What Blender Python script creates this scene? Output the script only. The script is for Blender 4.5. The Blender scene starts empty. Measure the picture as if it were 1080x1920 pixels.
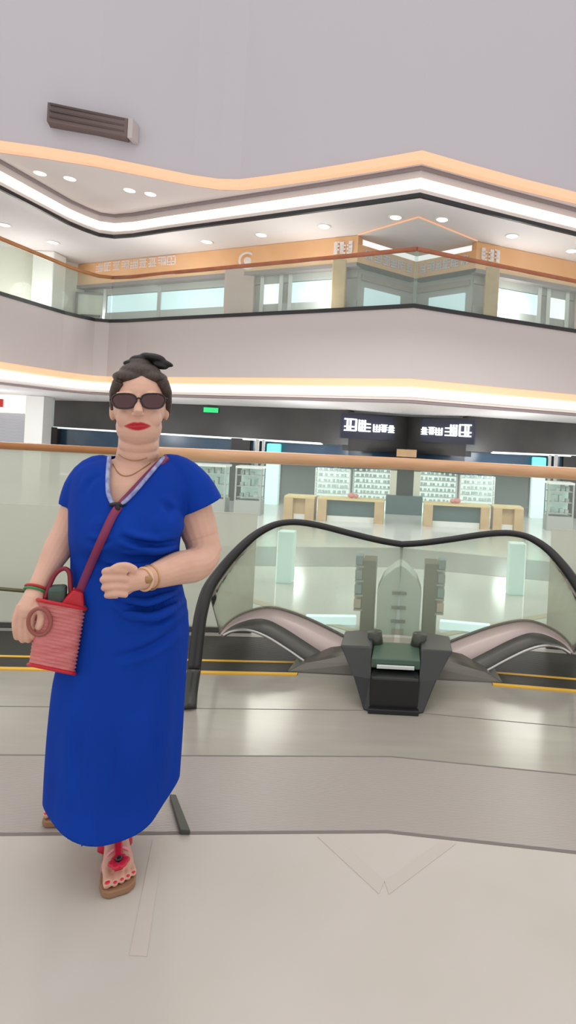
import bpy, bmesh, math, random
from mathutils import Vector, Matrix, noise
S = bpy.context.scene
COL = S.collection
random.seed(7)

# ------------------------------------------------------------------ camera
F = 1080.0                      # focal length in pixels of a 1080-wide frame
PX, PY = 764.0, 818.0           # where the optical axis meets the frame
HC = 1.37                       # camera height
TH = math.radians(2.95)
CT, ST = math.cos(TH), math.sin(TH)
cd = bpy.data.cameras.new('camera'); cam = bpy.data.objects.new('camera', cd); COL.objects.link(cam)
cd.sensor_fit = 'HORIZONTAL'; cd.sensor_width = 36; cd.lens = 36 * F / 1080
cd.shift_x = (540 - PX) / 1080; cd.shift_y = (PY - 960) / 1080
cd.clip_start = .05; cd.clip_end = 200
cam.matrix_world = Matrix.Translation((0, 0, HC)) @ Matrix.Rotation(math.pi / 2, 4, 'X') @ Matrix.Rotation(TH, 4, 'Z')
S.camera = cam

# ------------------------------------------------------------------ world, light, exposure
S.view_settings.view_transform = 'Standard'; S.view_settings.look = 'None'
S.view_settings.gamma = 1; S.view_settings.use_curve_mapping = False
S.view_settings.exposure = 0.0
wd = bpy.data.worlds.new('world'); S.world = wd; wd.use_nodes = True
wd.node_tree.nodes['Background'].inputs[0].default_value = (1.0, .965, .95, 1)
wd.node_tree.nodes['Background'].inputs[1].default_value = 1.0

def lamp(name, kind, loc, energy, color=(1, 1, 1), size=.5, rot=(0, 0, 0), sizey=None, spot=None):
    l = bpy.data.lights.new(name, kind); l.energy = energy; l.color = color
    if kind == 'AREA':
        l.size = size
        if sizey: l.shape = 'RECTANGLE'; l.size_y = sizey
    elif kind == 'SPOT':
        l.shadow_soft_size = size; l.spot_size = spot or 1.6; l.spot_blend = .8
    else: l.shadow_soft_size = size
    o = bpy.data.objects.new(name, l); o.location = loc; o.rotation_euler = rot; COL.objects.link(o)
    return o
lamp('atrium_fill', 'AREA', (-1.0, 2.2, 9.5), 160, (1, .97, .94), 7, (0, 0, 0), 5)  # added overhead fill for shape, no visible fitting
# unseen fill points added to brighten the far walkways and shops
for x in (-13, -8, -3, 3, 8):
    lamp('upper_walkway_fill', 'POINT', (x, 16.6 + abs(x + 1) * .22, 5.4), 78, (1, .97, .94), .35)
    lamp('shop_fill', 'POINT', (x, 15.6 + abs(x + 1) * .2, 0.9), 55, (.95, .98, 1), .35)
for x in (-8, -3.2, 3.2, 8):
    lamp('hall_fill', 'AREA', (x, 11.0, 4.0), 170, (1, .98, .95), 2.5)  # unseen fill added to brighten the lower floor

# ------------------------------------------------------------------ materials
def lin(c):
    return tuple((v / 255 / 12.92) if v / 255 <= .04045 else ((v / 255 + .055) / 1.055) ** 2.4 for v in c)
MATS = {}
def mat(name, rgb, rough=.5, metal=0, noise_amt=0, nscale=8, rgb2=None, emit=0, bump=0, bscale=60, coat=0, spec=.5, stretch=None):
    if name in MATS: return MATS[name]
    m = bpy.data.materials.new(name); m.use_nodes = True
    n, L = m.node_tree.nodes, m.node_tree.links
    b = n['Principled BSDF']
    b.inputs['Base Color'].default_value = (*lin(rgb), 1)
    b.inputs['Roughness'].default_value = rough; b.inputs['Metallic'].default_value = metal
    b.inputs['Specular IOR Level'].default_value = spec
    b.inputs['Coat Weight'].default_value = coat
    tc = n.new('ShaderNodeTexCoord'); mp = n.new('ShaderNodeMapping'); L.new(tc.outputs['Object'], mp.inputs[0])
    if stretch: mp.inputs['Scale'].default_value = stretch
    if rgb2 or noise_amt:
        t = n.new('ShaderNodeTexNoise'); t.inputs['Scale'].default_value = nscale; t.inputs['Detail'].default_value = 5
        L.new(mp.outputs[0], t.inputs['Vector'])
        r = n.new('ShaderNodeValToRGB'); r.color_ramp.elements[0].position = .35; r.color_ramp.elements[1].position = .68
        c2 = rgb2 or tuple(max(0, v - noise_amt) for v in rgb)
        r.color_ramp.elements[0].color = (*lin(rgb), 1); r.color_ramp.elements[1].color = (*lin(c2), 1)
        L.new(t.outputs['Fac'], r.inputs[0]); L.new(r.outputs[0], b.inputs['Base Color'])
    if bump:
        t2 = n.new('ShaderNodeTexNoise'); t2.inputs['Scale'].default_value = bscale; L.new(mp.outputs[0], t2.inputs['Vector'])
        bp = n.new('ShaderNodeBump'); bp.inputs['Strength'].default_value = bump; bp.inputs['Distance'].default_value = .01
        L.new(t2.outputs['Fac'], bp.inputs['Height']); L.new(bp.outputs[0], b.inputs['Normal'])
    if emit:
        b.inputs['Emission Color'].default_value = (*lin(rgb), 1); b.inputs['Emission Strength'].default_value = emit
    MATS[name] = m
    return m

def striped(name, rgb, rgb2, scale, axis='Y', rough=.5, bump=.3, metal=0):
    m = bpy.data.materials.new(name); m.use_nodes = True
    n, L = m.node_tree.nodes, m.node_tree.links; b = n['Principled BSDF']
    tc = n.new('ShaderNodeTexCoord'); w = n.new('ShaderNodeTexWave'); w.bands_direction = axis
    w.inputs['Scale'].default_value = scale; w.inputs['Distortion'].default_value = .15
    L.new(tc.outputs['Object'], w.inputs['Vector'])
    r = n.new('ShaderNodeValToRGB'); r.color_ramp.elements[0].color = (*lin(rgb2), 1); r.color_ramp.elements[1].color = (*lin(rgb), 1)
    L.new(w.outputs['Fac'], r.inputs[0]); L.new(r.outputs[0], b.inputs['Base Color'])
    bp = n.new('ShaderNodeBump'); bp.inputs['Strength'].default_value = bump; bp.inputs['Distance'].default_value = .004
    L.new(w.outputs['Fac'], bp.inputs['Height']); L.new(bp.outputs[0], b.inputs['Normal'])
    b.inputs['Roughness'].default_value = rough; b.inputs['Metallic'].default_value = metal
    return m

def glass(name, tint, haze=.1, hazergb=(190, 195, 180), gloss=.10):
    m = bpy.data.materials.new(name); m.use_nodes = True
    n, L = m.node_tree.nodes, m.node_tree.links
    for x in list(n): n.remove(x)
    out = n.new('ShaderNodeOutputMaterial'); tr = n.new('ShaderNodeBsdfTransparent'); tr.inputs[0].default_value = (*lin(tint), 1)
    gl = n.new('ShaderNodeBsdfGlossy'); gl.inputs['Roughness'].default_value = .03
    df = n.new('ShaderNodeBsdfDiffuse'); df.inputs[0].default_value = (*lin(hazergb), 1)
    fr = n.new('ShaderNodeLayerWeight'); fr.inputs[0].default_value = gloss * 2
    m1 = n.new('ShaderNodeMixShader'); m1.inputs[0].default_value = haze
    L.new(tr.outputs[0], m1.inputs[1]); L.new(df.outputs[0], m1.inputs[2])
    m2 = n.new('ShaderNodeMixShader'); L.new(fr.outputs['Fresnel'], m2.inputs[0])
    L.new(m1.outputs[0], m2.inputs[1]); L.new(gl.outputs[0], m2.inputs[2])
    L.new(m2.outputs[0], out.inputs[0])
    MATS[name] = m
    return m

# ------------------------------------------------------------------ mesh builder
def UW(x, y):
    dx, dy = x - PX, y - PY
    return dx * CT + dy * ST, dx * ST - dy * CT
def W(x, y, Y):
    u, w = UW(x, y)
    return Vector((u * Y / F, Y, HC + w * Y / F))

class MB:
    def __init__(s): s.v = []; s.f = []
    def add(s, vs, fs):
        k = len(s.v); s.v += [Vector(p) for p in vs]; s.f += [tuple(i + k for i in f) for f in fs]; return s
    def box(s, c, d, rz=0):
        cx, cy, cz = c; hx, hy, hz = d[0] / 2, d[1] / 2, d[2] / 2; co, si = math.cos(rz), math.sin(rz)
        vs = [(cx + x * hx * co - y * hy * si, cy + x * hx * si + y * hy * co, cz + z * hz) for z in (-1, 1) for (x, y) in ((-1, -1), (1, -1), (1, 1), (-1, 1))]
        return s.add(vs, [(3, 2, 1, 0), (4, 5, 6, 7), (0, 1, 5, 4), (1, 2, 6, 5), (2, 3, 7, 6), (3, 0, 4, 7)])
    def wall(s, a, b, z0, z1, t):           # a slab from plan point a to b, thickness t away from the viewer
        ax, ay = a[:2]; bx, by = b[:2]; l = math.hypot(bx - ax, by - ay) or 1; nx, ny = -(by - ay) / l * t, (bx - ax) / l * t
        q = [(ax, ay), (bx, by), (bx + nx, by + ny), (ax + nx, ay + ny)]
        vs = [(x, y, z) for z in (z0, z1) for x, y in q]
        return s.add(vs, [(3, 2, 1, 0), (4, 5, 6, 7), (0, 1, 5, 4), (1, 2, 6, 5), (2, 3, 7, 6), (3, 0, 4, 7)])
    def ribbon(s, path, z0, z1, t, off=0):  # continuous slab along a plan path, mitred
        n = len(path); A = []; B = []
        for i, p in enumerate(path):
            p = Vector(p[:2]); a = Vector(path[max(i - 1, 0)][:2]); b = Vector(path[min(i + 1, n - 1)][:2])
            d1 = (p - a).normalized() if i else (b - p).normalized(); d2 = (b - p).normalized() if i < n - 1 else d1
            d = (d1 + d2).normalized(); nn = Vector((-d.y, d.x)); k = 1 / max(.4, nn.dot(Vector((-d1.y, d1.x))))
            A.append(p + nn * off * k); B.append(p + nn * (off + t) * k)
        vs = []
        for i in range(n): vs += [(A[i].x, A[i].y, z0), (B[i].x, B[i].y, z0), (B[i].x, B[i].y, z1), (A[i].x, A[i].y, z1)]
        fs = [(0, 1, 2, 3), tuple(4 * (n - 1) + k for k in (3, 2, 1, 0))]
        for i in range(n - 1):
            k = 4 * i
            for a, b in ((0, 1), (1, 2), (2, 3), (3, 0)): fs.append((k + b, k + a, k + 4 + a, k + 4 + b))
        return s.add(vs, fs)
    def loft(s, rings, cap=True):
        k = len(rings[0]); vs = [p for r in rings for p in r]; fs = []
        for i in range(len(rings) - 1):
            for j in range(k):
                j2 = (j + 1) % k; fs.append((i * k + j, i * k + j2, (i + 1) * k + j2, (i + 1) * k + j))
        if cap: fs += [tuple(range(k - 1, -1, -1)), tuple((len(rings) - 1) * k + j for j in range(k))]
        return s.add(vs, fs)
    def tube(s, pts, rad, seg=10, flat=1.0, up=None, closed=False):
        pts = [Vector(p) for p in pts]; n = len(pts)
        if not hasattr(rad, '__len__'): rad = [rad] * n
        rings = []; prev = None
        for i, p in enumerate(pts):
            if closed: t = pts[(i + 1) % n] - pts[i - 1]
            else: t = pts[min(i + 1, n - 1)] - pts[max(i - 1, 0)]
            t.normalize()
            if prev is None:
                a = Vector(up) if up else (Vector((0, 0, 1)) if abs(t.z) < .9 else Vector((1, 0, 0)))
            else: a = prev
            a = (a - t * a.dot(t)).normalized(); prev = a; b = t.cross(a)
            rings.append([p + (a * math.cos(2 * math.pi * j / seg) * flat + b * math.sin(2 * math.pi * j / seg)) * rad[i] for j in range(seg)])
        if closed: rings.append(rings[0]); return s.loft(rings, False)
        return s.loft(rings)
    def ell(s, c, ax, M=None, seg=20, ring=12):
        M = M or Matrix.Identity(3); c = Vector(c); rs = []
        for i in range(1, ring):
            a = math.pi * i / ring
            rs.append([c + M @ Vector((ax[0] * math.sin(a) * math.cos(2 * math.pi * j / seg), ax[1] * math.sin(a) * math.sin(2 * math.pi * j / seg), -ax[2] * math.cos(a))) for j in range(seg)])
        k = len(s.v); s.loft(rs, False); m = len(s.v)
        s.v += [c + M @ Vector((0, 0, -ax[2])), c + M @ Vector((0, 0, ax[2]))]
        for j in range(seg):
            j2 = (j + 1) % seg
            s.f.append((k + j2, k + j, m)); s.f.append((k + (ring - 2) * seg + j, k + (ring - 2) * seg + j2, m + 1))
        return s
    def prism(s, poly, off):                # polygon (3-D points) extruded by a vector
        n = len(poly); off = Vector(off); vs = [Vector(p) for p in poly] + [Vector(p) + off for p in poly]
        fs = [tuple(range(n)), tuple(range(2 * n - 1, n - 1, -1))] + [((i + 1) % n, i, n + i, n + (i + 1) % n) for i in range(n)]
        return s.add(vs, fs)
    def strip(s, A, B, off):                # surface between two polylines, thickened by a vector
        n = len(A); off = Vector(off)
        rings = [[Vector(A[i]), Vector(B[i]), Vector(B[i]) + off, Vector(A[i]) + off] for i in range(n)]
        return s.loft(rings)
    def mesh(s, name, sx=1, loc=(0, 0, 0)):
        me = bpy.data.meshes.new(name); loc = Vector(loc)
        me.from_pydata([Vector((v.x * sx, v.y, v.z)) - loc for v in s.v], [], s.f); me.update()
        bm = bmesh.new(); bm.from_mesh(me); bmesh.ops.recalc_face_normals(bm, faces=bm.faces); bm.to_mesh(me); bm.free()
        return me
    def build(s, name, m, parent=None, sx=1, smooth=False, bevel=0, loc=None):
        if parent is not None: L = Vector(parent.get('wl', (0, 0, 0)))
        elif loc is not None: L = Vector(loc)
        else:
            xs = [v.x * sx for v in s.v]; ys = [v.y for v in s.v]; zs = [v.z for v in s.v]
            L = Vector(((min(xs) + max(xs)) / 2, (min(ys) + max(ys)) / 2, min(zs)))
        me = s.mesh(name, sx, L); me.materials.append(m)
        o = bpy.data.objects.new(name, me); COL.objects.link(o); o['wl'] = tuple(L)
        if parent is not None: o.parent = parent
        else: o.location = L
        if smooth:
            for p in me.polygons: p.use_smooth = True
        if bevel:
            b = o.modifiers.new('bevel', 'BEVEL'); b.width = bevel; b.segments = 2; b.limit_method = 'ANGLE'
        return o

def thing(name, label, cat, loc, group=None):
    o = bpy.data.objects.new(name, None); COL.objects.link(o); o.location = loc; o.empty_display_size = .1
    o['wl'] = tuple(loc); o['label'] = label; o['category'] = cat
    if group: o['group'] = group
    return o
def tag(o, label, cat, group=None):
    o['label'] = label; o['category'] = cat
    if group: o['group'] = group
    return o
def struct(o): o['kind'] = 'structure'; return o

def smoothpath(pts, n=6):
    pts = [Vector(p) for p in pts]; out = []
    for i in range(len(pts) - 1):
        p0, p1, p2, p3 = pts[max(i - 1, 0)], pts[i], pts[i + 1], pts[min(i + 2, len(pts) - 1)]
        for k in range(n):
            t = k / n
            out.append(.5 * ((2 * p1) + (p2 - p0) * t + (2 * p0 - 5 * p1 + 4 * p2 - p3) * t * t + (3 * p1 - p0 - 3 * p2 + p3) * t ** 3))
    out.append(pts[-1]); return out

# ------------------------------------------------------------------ palette
M_fascia = mat('fascia_paint', (188, 179, 178), .45)
M_fascia_top = mat('fascia_top_paint', (192, 188, 195), .6)
M_ceiling = mat('ceiling_paint', (232, 228, 228), .7)
M_soffit_up = mat('soffit_paint', (215, 205, 205), .7)
M_black = mat('black_trim', (28, 28, 32), .4)
M_grey_line = mat('shadow_gap', (140, 126, 128), .6)
M_led_w = mat('led_white', (255, 246, 226), .5, emit=.95)
M_led_o = mat('led_amber', (240, 186, 150), .5, emit=.42)
M_wood = mat('rail_wood', (218, 172, 132), .4, rgb2=(206, 158, 118), nscale=3, stretch=(.4, 6, 6))
M_wood_dark = mat('rail_wood_dark', (176, 118, 66), .4, rgb2=(160, 104, 56), nscale=3)
M_wood_red = mat('rail_wood_red', (170, 100, 68), .4, rgb2=(152, 86, 56), nscale=3)
M_glass = glass('clear_glass', (244, 249, 247), .11, (226, 236, 228), .06)
M_glass_front = glass('balustrade_glass', (246, 249, 244), .10, (230, 234, 218), .07)
M_glass_hazy = glass('hazy_glass', (240, 245, 238), .58, (232, 233, 222), .07)
M_glass_blue = glass('blue_glass', (70, 96, 120), .35, (52, 78, 102), .12)
M_lamp = mat('lamp_diffuser', (255, 252, 246), .5, emit=1.3)
M_marble = mat('marble', (196, 190, 183), .22, rgb2=(188, 182, 172), nscale=1.6, spec=.45)
M_plate = mat('polished_plate', (166, 161, 152), .18, rgb2=(154, 150, 140), nscale=2.2, stretch=(.5, 3, 1), spec=.6)
M_rib = striped('ribbed_plate', (174, 166, 160), (152, 145, 139), 40, 'Y', .3, .12)
M_joint = mat('joint', (120, 112, 108), .6)
M_inlay = mat('floor_inlay', (192, 184, 175), .3)
M_dark_plate = striped('dark_grooved_plate', (74, 72, 66), (44, 43, 40), 26, 'Y', .5, .4, .3)
M_yellow = mat('safety_yellow', (236, 186, 70), .5)
M_farfloor = mat('far_floor', (222, 220, 215), .16, rgb2=(212, 213, 209), nscale=.8, spec=.7)
M_farband = mat('far_floor_band', (158, 158, 158), .25)
M_darkwall = mat('dark_fascia', (62, 60, 58), .4, rgb2=(50, 50, 50), nscale=1.2)
M_steel = mat('brushed_steel', (196, 196, 194), .3, .8)
M_deck = mat('deck_panel', (222, 204, 198), .3, .1)
M_clad = mat('cladding_grey', (108, 107, 102), .4, .35, noise_amt=14, nscale=5)
M_rubber = mat('handrail_rubber', (30, 31, 30), .42)
M_rubber_grey = mat('handrail_rubber_grey', (52, 54, 50), .35)  # greyer rubber for the handrail's lower run
M_tan = mat('tan_panel', (206, 176, 136), .5, rgb2=(192, 160, 118), nscale=4)
M_orange = mat('orange_signboard', (240, 192, 146), .5, rgb2=(234, 182, 132), nscale=.8)
M_white = mat('white_paint', (236, 236, 232), .5)
M_lightbox = mat('white_lightbox', (240, 252, 248), .5, emit=.75)
M_lightblue = mat('window_light', (205, 232, 238), .5, emit=.55)
M_teal = mat('teal_light', (110, 225, 215), .5, emit=.8)
M_signwhite = mat('sign_white', (248, 250, 255), .5, emit=2.0)
M_signdull = mat('sign_white_letters', (238, 230, 226), .5)
M_bluebox = mat('sign_blue', (36, 40, 62), .4)
M_pinkcol = mat('pink_column', (196, 172, 166), .45)
M_greycol = mat('grey_panel', (176, 176, 172), .5)
M_teal_dark = mat('dark_teal', (84, 104, 108), .4)
M_olive = mat('olive_panel', (88, 84, 58), .5)
M_kiosk = mat('kiosk_grey', (198, 204, 200), .4)

# ------------------------------------------------------------------ the plan of the atrium edge (left half traced, right half its twin)
D0 = 14.0
Z3 = HC + 245 * D0 / F          # top of the first fascia
def edge_plan():
    pts = []
    for x, y in ((0, 550), (60, 568), (120, 586), (150, 593.5), (178, 599.5), (205, 602), (240, 601.5), (300, 598), (430, 591.5), (600, 583), (700, 577.5), (776, 573.2)):
        u, w = UW(x, y); d = (Z3 - HC) * F / w
        pts.append((u * d / F, d))
    a, b = pts[0], pts[1]; k = 5 / math.hypot(a[0] - b[0], a[1] - b[1])
    pts.insert(0, (a[0] + (a[0] - b[0]) * k, a[1] + (a[1] - b[1]) * k))
    pts[-1] = (0, pts[-1][1])
    return pts
EDGE_L = edge_plan()
EDGE = EDGE_L + [(-x, y) for x, y in EDGE_L[-2::-1]]
SHOP_L = [(-20, 23.6), (-12.8, 22.2), (-1.75, 17.3), (0, 18.75)]
SHOP = SHOP_L + [(-x, y) for x, y in SHOP_L[-2::-1]]
def zz(px): return HC + px * D0 / F
def resample(path, n):
    L = [0]
    for i in range(1, len(path)): L.append(L[-1] + math.hypot(path[i][0] - path[i - 1][0], path[i][1] - path[i - 1][1]))
    out = []
    for k in range(n):
        t = L[-1] * k / (n - 1); i = 0
        while i < len(L) - 2 and L[i + 1] < t: i += 1
        s = (t - L[i]) / max(1e-6, L[i + 1] - L[i])
        out.append((path[i][0] + (path[i + 1][0] - path[i][0]) * s, path[i][1] + (path[i + 1][1] - path[i][1]) * s))
    return out
def shop_at(x):                 # depth of the shop line at plan x
    x = -abs(x)
    for a, b in zip(SHOP_L[:-1], SHOP_L[1:]):
        if a[0] <= x <= b[0]: return a[1] + (b[1] - a[1]) * (x - a[0]) / (b[0] - a[0])
    return SHOP_L[0][1]
def edge_at(x):
    x = -abs(x)
    for a, b in zip(EDGE_L[:-1], EDGE_L[1:]):
        if min(a[0], b[0]) <= x <= max(a[0], b[0]): return a[1] + (b[1] - a[1]) * (x - a[0]) / (b[0] - a[0] + 1e-9)
    return EDGE_L[0][1]

ZL2 = zz(66); ZO2a, ZO2b = zz(95), zz(109)
ZL4, ZG4 = zz(452), zz(505)
# first fascia with its light coves
struct(MB().ribbon(EDGE, ZO2b, Z3 - .05, .35).build('wall_front', M_fascia))
struct(MB().ribbon(EDGE, ZL2 + .04, ZO2a, .28, .10).build('trim_1', M_ceiling))
struct(MB().ribbon(EDGE, ZL2 - .035, ZL2 + .02, .34, -.02).build('trim_2', M_grey_line))
tag(MB().ribbon(EDGE, ZO2a, ZO2b, .2, .02).build('led_strip', M_led_o), 'thin amber light line along the foot of the first pinkish fascia', 'light')
tag(MB().ribbon(EDGE, zz(75), zz(92), .1, .01).build('led_strip', M_led_w), 'white light cove just under the lower amber line', 'light')
struct(MB().ribbon(EDGE, Z3 - .05, Z3 + .05, .40, -.03).build('trim_3', M_black))
# second fascia
struct(MB().ribbon(EDGE, ZL4 + .06, ZG4 - .01, .30, .06).build('wall_back', M_soffit_up))
struct(MB().ribbon(EDGE, ZL4 - .04, ZL4 + .06, .09, -.03).build('trim_4', M_black))
tag(MB().ribbon(EDGE, zz(467), zz(486), .04, .02).build('led_strip', M_led_w), 'broad white light strip along the face of the upper fascia', 'light')
struct(MB().ribbon(EDGE, ZG4 - .05, ZG4 + .03, .1, -.06).build('trim_5', M_grey_line))
# upper amber line and the plan it follows
def top_plan():
    pts = []
    for x, y in ((0, 281), (80, 292), (180, 308), (280, 328), (360, 344), (410, 351), (450, 352), (500, 346), (600, 332), (700, 316), (788, 300.5)):
        u, w = UW(x, y); d = (ZG4 + .03 - HC) * F / w; pts.append((u * d / F, d))
    a, b = pts[0], pts[1]; k = 5 / math.hypot(a[0] - b[0], a[1] - b[1])
    pts.insert(0, (a[0] + (a[0] - b[0]) * k, a[1] + (a[1] - b[1]) * k)); pts[-1] = (0, pts[-1][1])
    return pts
TOP_L = top_plan(); TOP = TOP_L + [(-x, y) for x, y in TOP_L[-2::-1]]
tag(MB().ribbon(TOP, ZG4 + .02, ZG4 + .235, .2, -.06).build('led_strip', M_led_o), 'wide amber light line edging the topmost grey wall', 'light')
struct(MB().ribbon(TOP, ZG4 + .24, 13.5, .3).build('wall_upper', M_fascia_top))
def slab(name, A, B, za, zb, t, m):
    n = 241; A = resample(A, n); B = resample(B, n)
    return MB().strip([(p[0], p[1], za) for p in A], [(p[0], p[1], zb) for p in B], (0, 0, t)).build(name, m)
struct(slab('ceiling', [(x, y + .16) for x, y in TOP], [(x, y + .2) for x, y in EDGE], ZG4 + .01, ZG4 + .01, .12, M_soffit_up))
struct(slab('ceiling', [(x, y + .05) for x, y in EDGE], SHOP, ZL4 + .0, ZL4 - .0, .12, M_ceiling))
struct(slab('ceiling', [(x, y + .25) for x, y in EDGE], SHOP, ZL2 + .0, ZL2 - .18, .12, M_ceiling))
struct(slab('floor', [(x, y + .4) for x, y in EDGE], [(x, y + 2.5) for x, y in SHOP], Z3 - .1, Z3 - .1, .08, M_greycol))

# ------------------------------------------------------------------ near floor (its seams bend at the middle)
SK = .085
def seam(Y0, X0=-6, X1=6):
    return [(x, Y0 - SK * abs(x)) for x in (X0, X0 / 2, 0, X1 / 2, X1)]
def floor_zone(name, Ya, Yb, m, t=.2, z=0):
    A = seam(Ya) if Ya is not None else [(x, -3) for x in (-6, -3, 0, 3, 6)]
    B = seam(Yb)
    return struct(MB().strip([(x, y, z) for x, y in A], [(x, y, z) for x, y in B], (0, 0, -t)).build(name, m))
floor_zone('floor', None, 1.985, M_marble)
floor_zone('floor', 2.0, 2.455, M_rib)
floor_zone('floor', 2.465, 3.92, M_plate)
floor_zone('trim_6', 1.985, 2.0, M_joint, .19, .001)
floor_zone('trim_7', 2.455, 2.465, M_joint, .19, .0)
floor_zone('trim_8', 2.87, 2.874, M_joint, .05, .0012)
# chevron inlay in the marble
for s in (-1, 1):
    MBi = MB(); a = W(640, 1566, 1.96); b = W(722, 1662, 1.70)
    a.x = -.235; a.y = 1.95; b.x = -.015; b.y = 1.75
    MBi.prism([(a.x, a.y, .0015), (a.x + .055, a.y + .004, .0015), (b.x + .015, b.y + .02, .0015), (b.x, b.y - .03, .0015)], (0, 0, -.02))
    struct(MBi.build('trim_%d' % (9 if s < 0 else 10), M_inlay, sx=-s))
MBi = MB(); MBi.prism([(-.77, 1.9, .0015), (-.735, 1.9, .0015), (-.60, 1.48, .0015), (-.645, 1.48, .0015)], (0, 0, -.02))
struct(MBi.build('trim_11', M_inlay))
# dark grooved strips with their yellow lines
for s, lab in ((1, 'left of the black housing'), (-1, 'right of the black housing')):
    p = thing('grooved_landing_strip', 'dark grooved metal floor strip edged in yellow, ' + lab, 'floor strip', (-2.3 * s, 3.2, 0), 'grooved floor strips')
    xs = (-5.5, -3, -.55)
    f = lambda Y, x: (x, Y - SK * abs(x) * .9)
    MB().strip([(*f(3.27, x), .004) for x in xs], [(*f(3.85, x), .004) for x in xs], (0, 0, -.04)).build('plate', M_dark_plate, p, s)
    for Y, w in ((3.262, .03), (3.43, .022)):
        MB().strip([(*f(Y, x), .007) for x in xs], [(*f(Y + w, x), .007) for x in xs], (0, 0, -.03)).build('yellow_line', M_yellow, p, s)

# ------------------------------------------------------------------ lower floor across the atrium
ZF = -1.0
struct(MB().box((0, 14.2, ZF - .15), (44, 20.0, .3)).build('floor', M_farfloor))
for s in (1, -1):
    struct(MB().strip([(-6, 9.3, ZF + .004), (0, 10.4, ZF + .004)], [(-6, 10.9, ZF + .004), (0, 12.2, ZF + .004)], (0, 0, -.03)).build('trim_%d' % (12 if s > 0 else 13), M_farband, sx=s))
struct(MB().ribbon(seam(3.92), -1.2, -.005, .06, 0).build('wall_near', M_greycol))

# ------------------------------------------------------------------ near glass balustrade with a wooden rail
def rail_plan(pxs):
    out = []
    for x, y in pxs:
        u, w = UW(x, y); d = (1.10 - HC) * F / w; out.append(Vector((u * d / F, d, 1.10)))
    return out
d0, d1 = 5.75, 5.3
pts = [Vector((x, d0 - (d0 - d1) * abs(x) / 2.6, 1.095)) for x in (-2.35, -1.8, -1.2, -.6, -.2, -.05, 0, .05, .2, .6, 1.2, 1.8, 2.35, 3.0)]
t = thing('glass_balustrade', 'clear glass balustrade with thick pale wooden rail behind the two escalators', 'balustrade', (0, 5.6, ZF), 'near balustrades')
MB().tube(pts, .062, 12, .95).build('handrail', M_wood, t, 1, True)
MB().ribbon(pts[:3], ZF + .1, 1.05, .018).build('glass_pane', M_glass, t)
MB().ribbon([pts[2] + Vector((.012, 0, 0))] + pts[3:10] + [pts[10] - Vector((.012, 0, 0))], ZF + .1, 1.05, .018).build('glass_pane', M_glass, t)
MB().ribbon(pts[10:], ZF + .1, 1.05, .018).build('glass_pane', M_glass, t)
MB().ribbon(pts, ZF, ZF + .12, .05).build('base_rail', M_steel, t)
t = thing('glass_balustrade', 'hazy glass balustrade with thin brown rail at the far left edge', 'balustrade', (-3.6, 5.3, ZF), 'near balustrades')
pts = [Vector((x, 5.2 + .04 * (x + 3), 1.10)) for x in (-5.2, -3.9, -2.5, -2.36)]
MB().tube(pts, .033, 10).build('handrail', M_wood_dark, t, 1, True)
for a, b in ((0, 1), (1, 3)):
    MB().wall(pts[a], pts[b] - Vector((.015, 0, 0)), ZF + .1, 1.07, .018).build('glass_pane', M_glass_hazy, t)
MB().wall(pts[0], pts[-1], ZF, ZF + .12, .05).build('base_rail', M_steel, t)

# ------------------------------------------------------------------ upper balustrades
def upper_bal(path, lab, wood, gl):
    c = path[len(path) // 2]
    t = thing('glass_balustrade', lab, 'balustrade', (c[0], c[1], Z3 + .05), 'upper balustrades')
    zr = zz(354)
    MB().tube([(x, y + .1, zr) for x, y in path], .058, 10).build('handrail', wood, t, 1, True)
    MB().ribbon(path, Z3 + .05, zr - .05, .02, .08).build('glass_pane', gl, t)
i = 6
upper_bal(EDGE_L[:i + 1], 'upper glass balustrade with brown rail over the left side fascia', M_wood_dark, M_glass)
upper_bal(EDGE_L[i:], 'upper glass balustrade rising toward the middle from the left corner', M_wood_red, M_glass)
upper_bal([(-x, y) for x, y in EDGE_L[i:]][::-1], 'upper glass balustrade falling away right of the middle', M_wood_red, M_glass)

# ------------------------------------------------------------------ downlights
def downlight(x, y, z, label, r=.17, group='downlights'):
    u, w = UW(x, y); d = (z - HC) * F / w; X = u * d / F
    t = thing('downlight', label, 'ceiling light', (X, d, z - .012), group)
    ring = [(math.cos(a * math.pi / 10), math.sin(a * math.pi / 10)) for a in range(20)]
    MB().loft([[(X + r * 1.2 * a, d + r * 1.2 * b, z + .02) for a, b in ring], [(X + r * 1.2 * a, d + r * 1.2 * b, z - .012) for a, b in ring], [(X + r * a, d + r * b, z - .018) for a, b in ring]]).build('rim', M_white, t, 1, True)
    MB().loft([[(X + r * a, d + r * b, z - .01) for a, b in ring], [(X + r * a * .8, d + r * b * .8, z - .03) for a, b in ring]]).build('diffuser', M_lamp, t, 1, True)
for k, (x, y) in enumerate(((75, 324), (131, 334), (243, 356), (282, 363))):
    downlight(x, y, ZG4 + .03, '%s of four downlights in the topmost soffit at upper left' % ('first from left', 'second from left', 'third from left', 'last')[k])
for k, (x, y) in enumerate(((8, 421), (100, 454), (388, 453), (490, 440), (608, 424), (742, 407), (829, 411), (960, 442), (1072, 470))):
    downlight(x, y, ZL4, ('leftmost', 'second from left', 'third from left', 'fourth from left', 'fifth from left', 'sixth from left', 'seventh from left', 'eighth from left', 'rightmost')[k] + ' downlight in the white ceiling behind the upper fascia')
for k, (x, y) in enumerate(((430, 760), (575, 760), (690, 761), (835, 768), (962, 781))):
    downlight(x, y, ZL2 - .03 - .02 * k * 0, ('leftmost', 'second from left', 'middle', 'fourth from left', 'rightmost')[k] + ' downlight in the low ceiling above the dark shopfront', .16)

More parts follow.
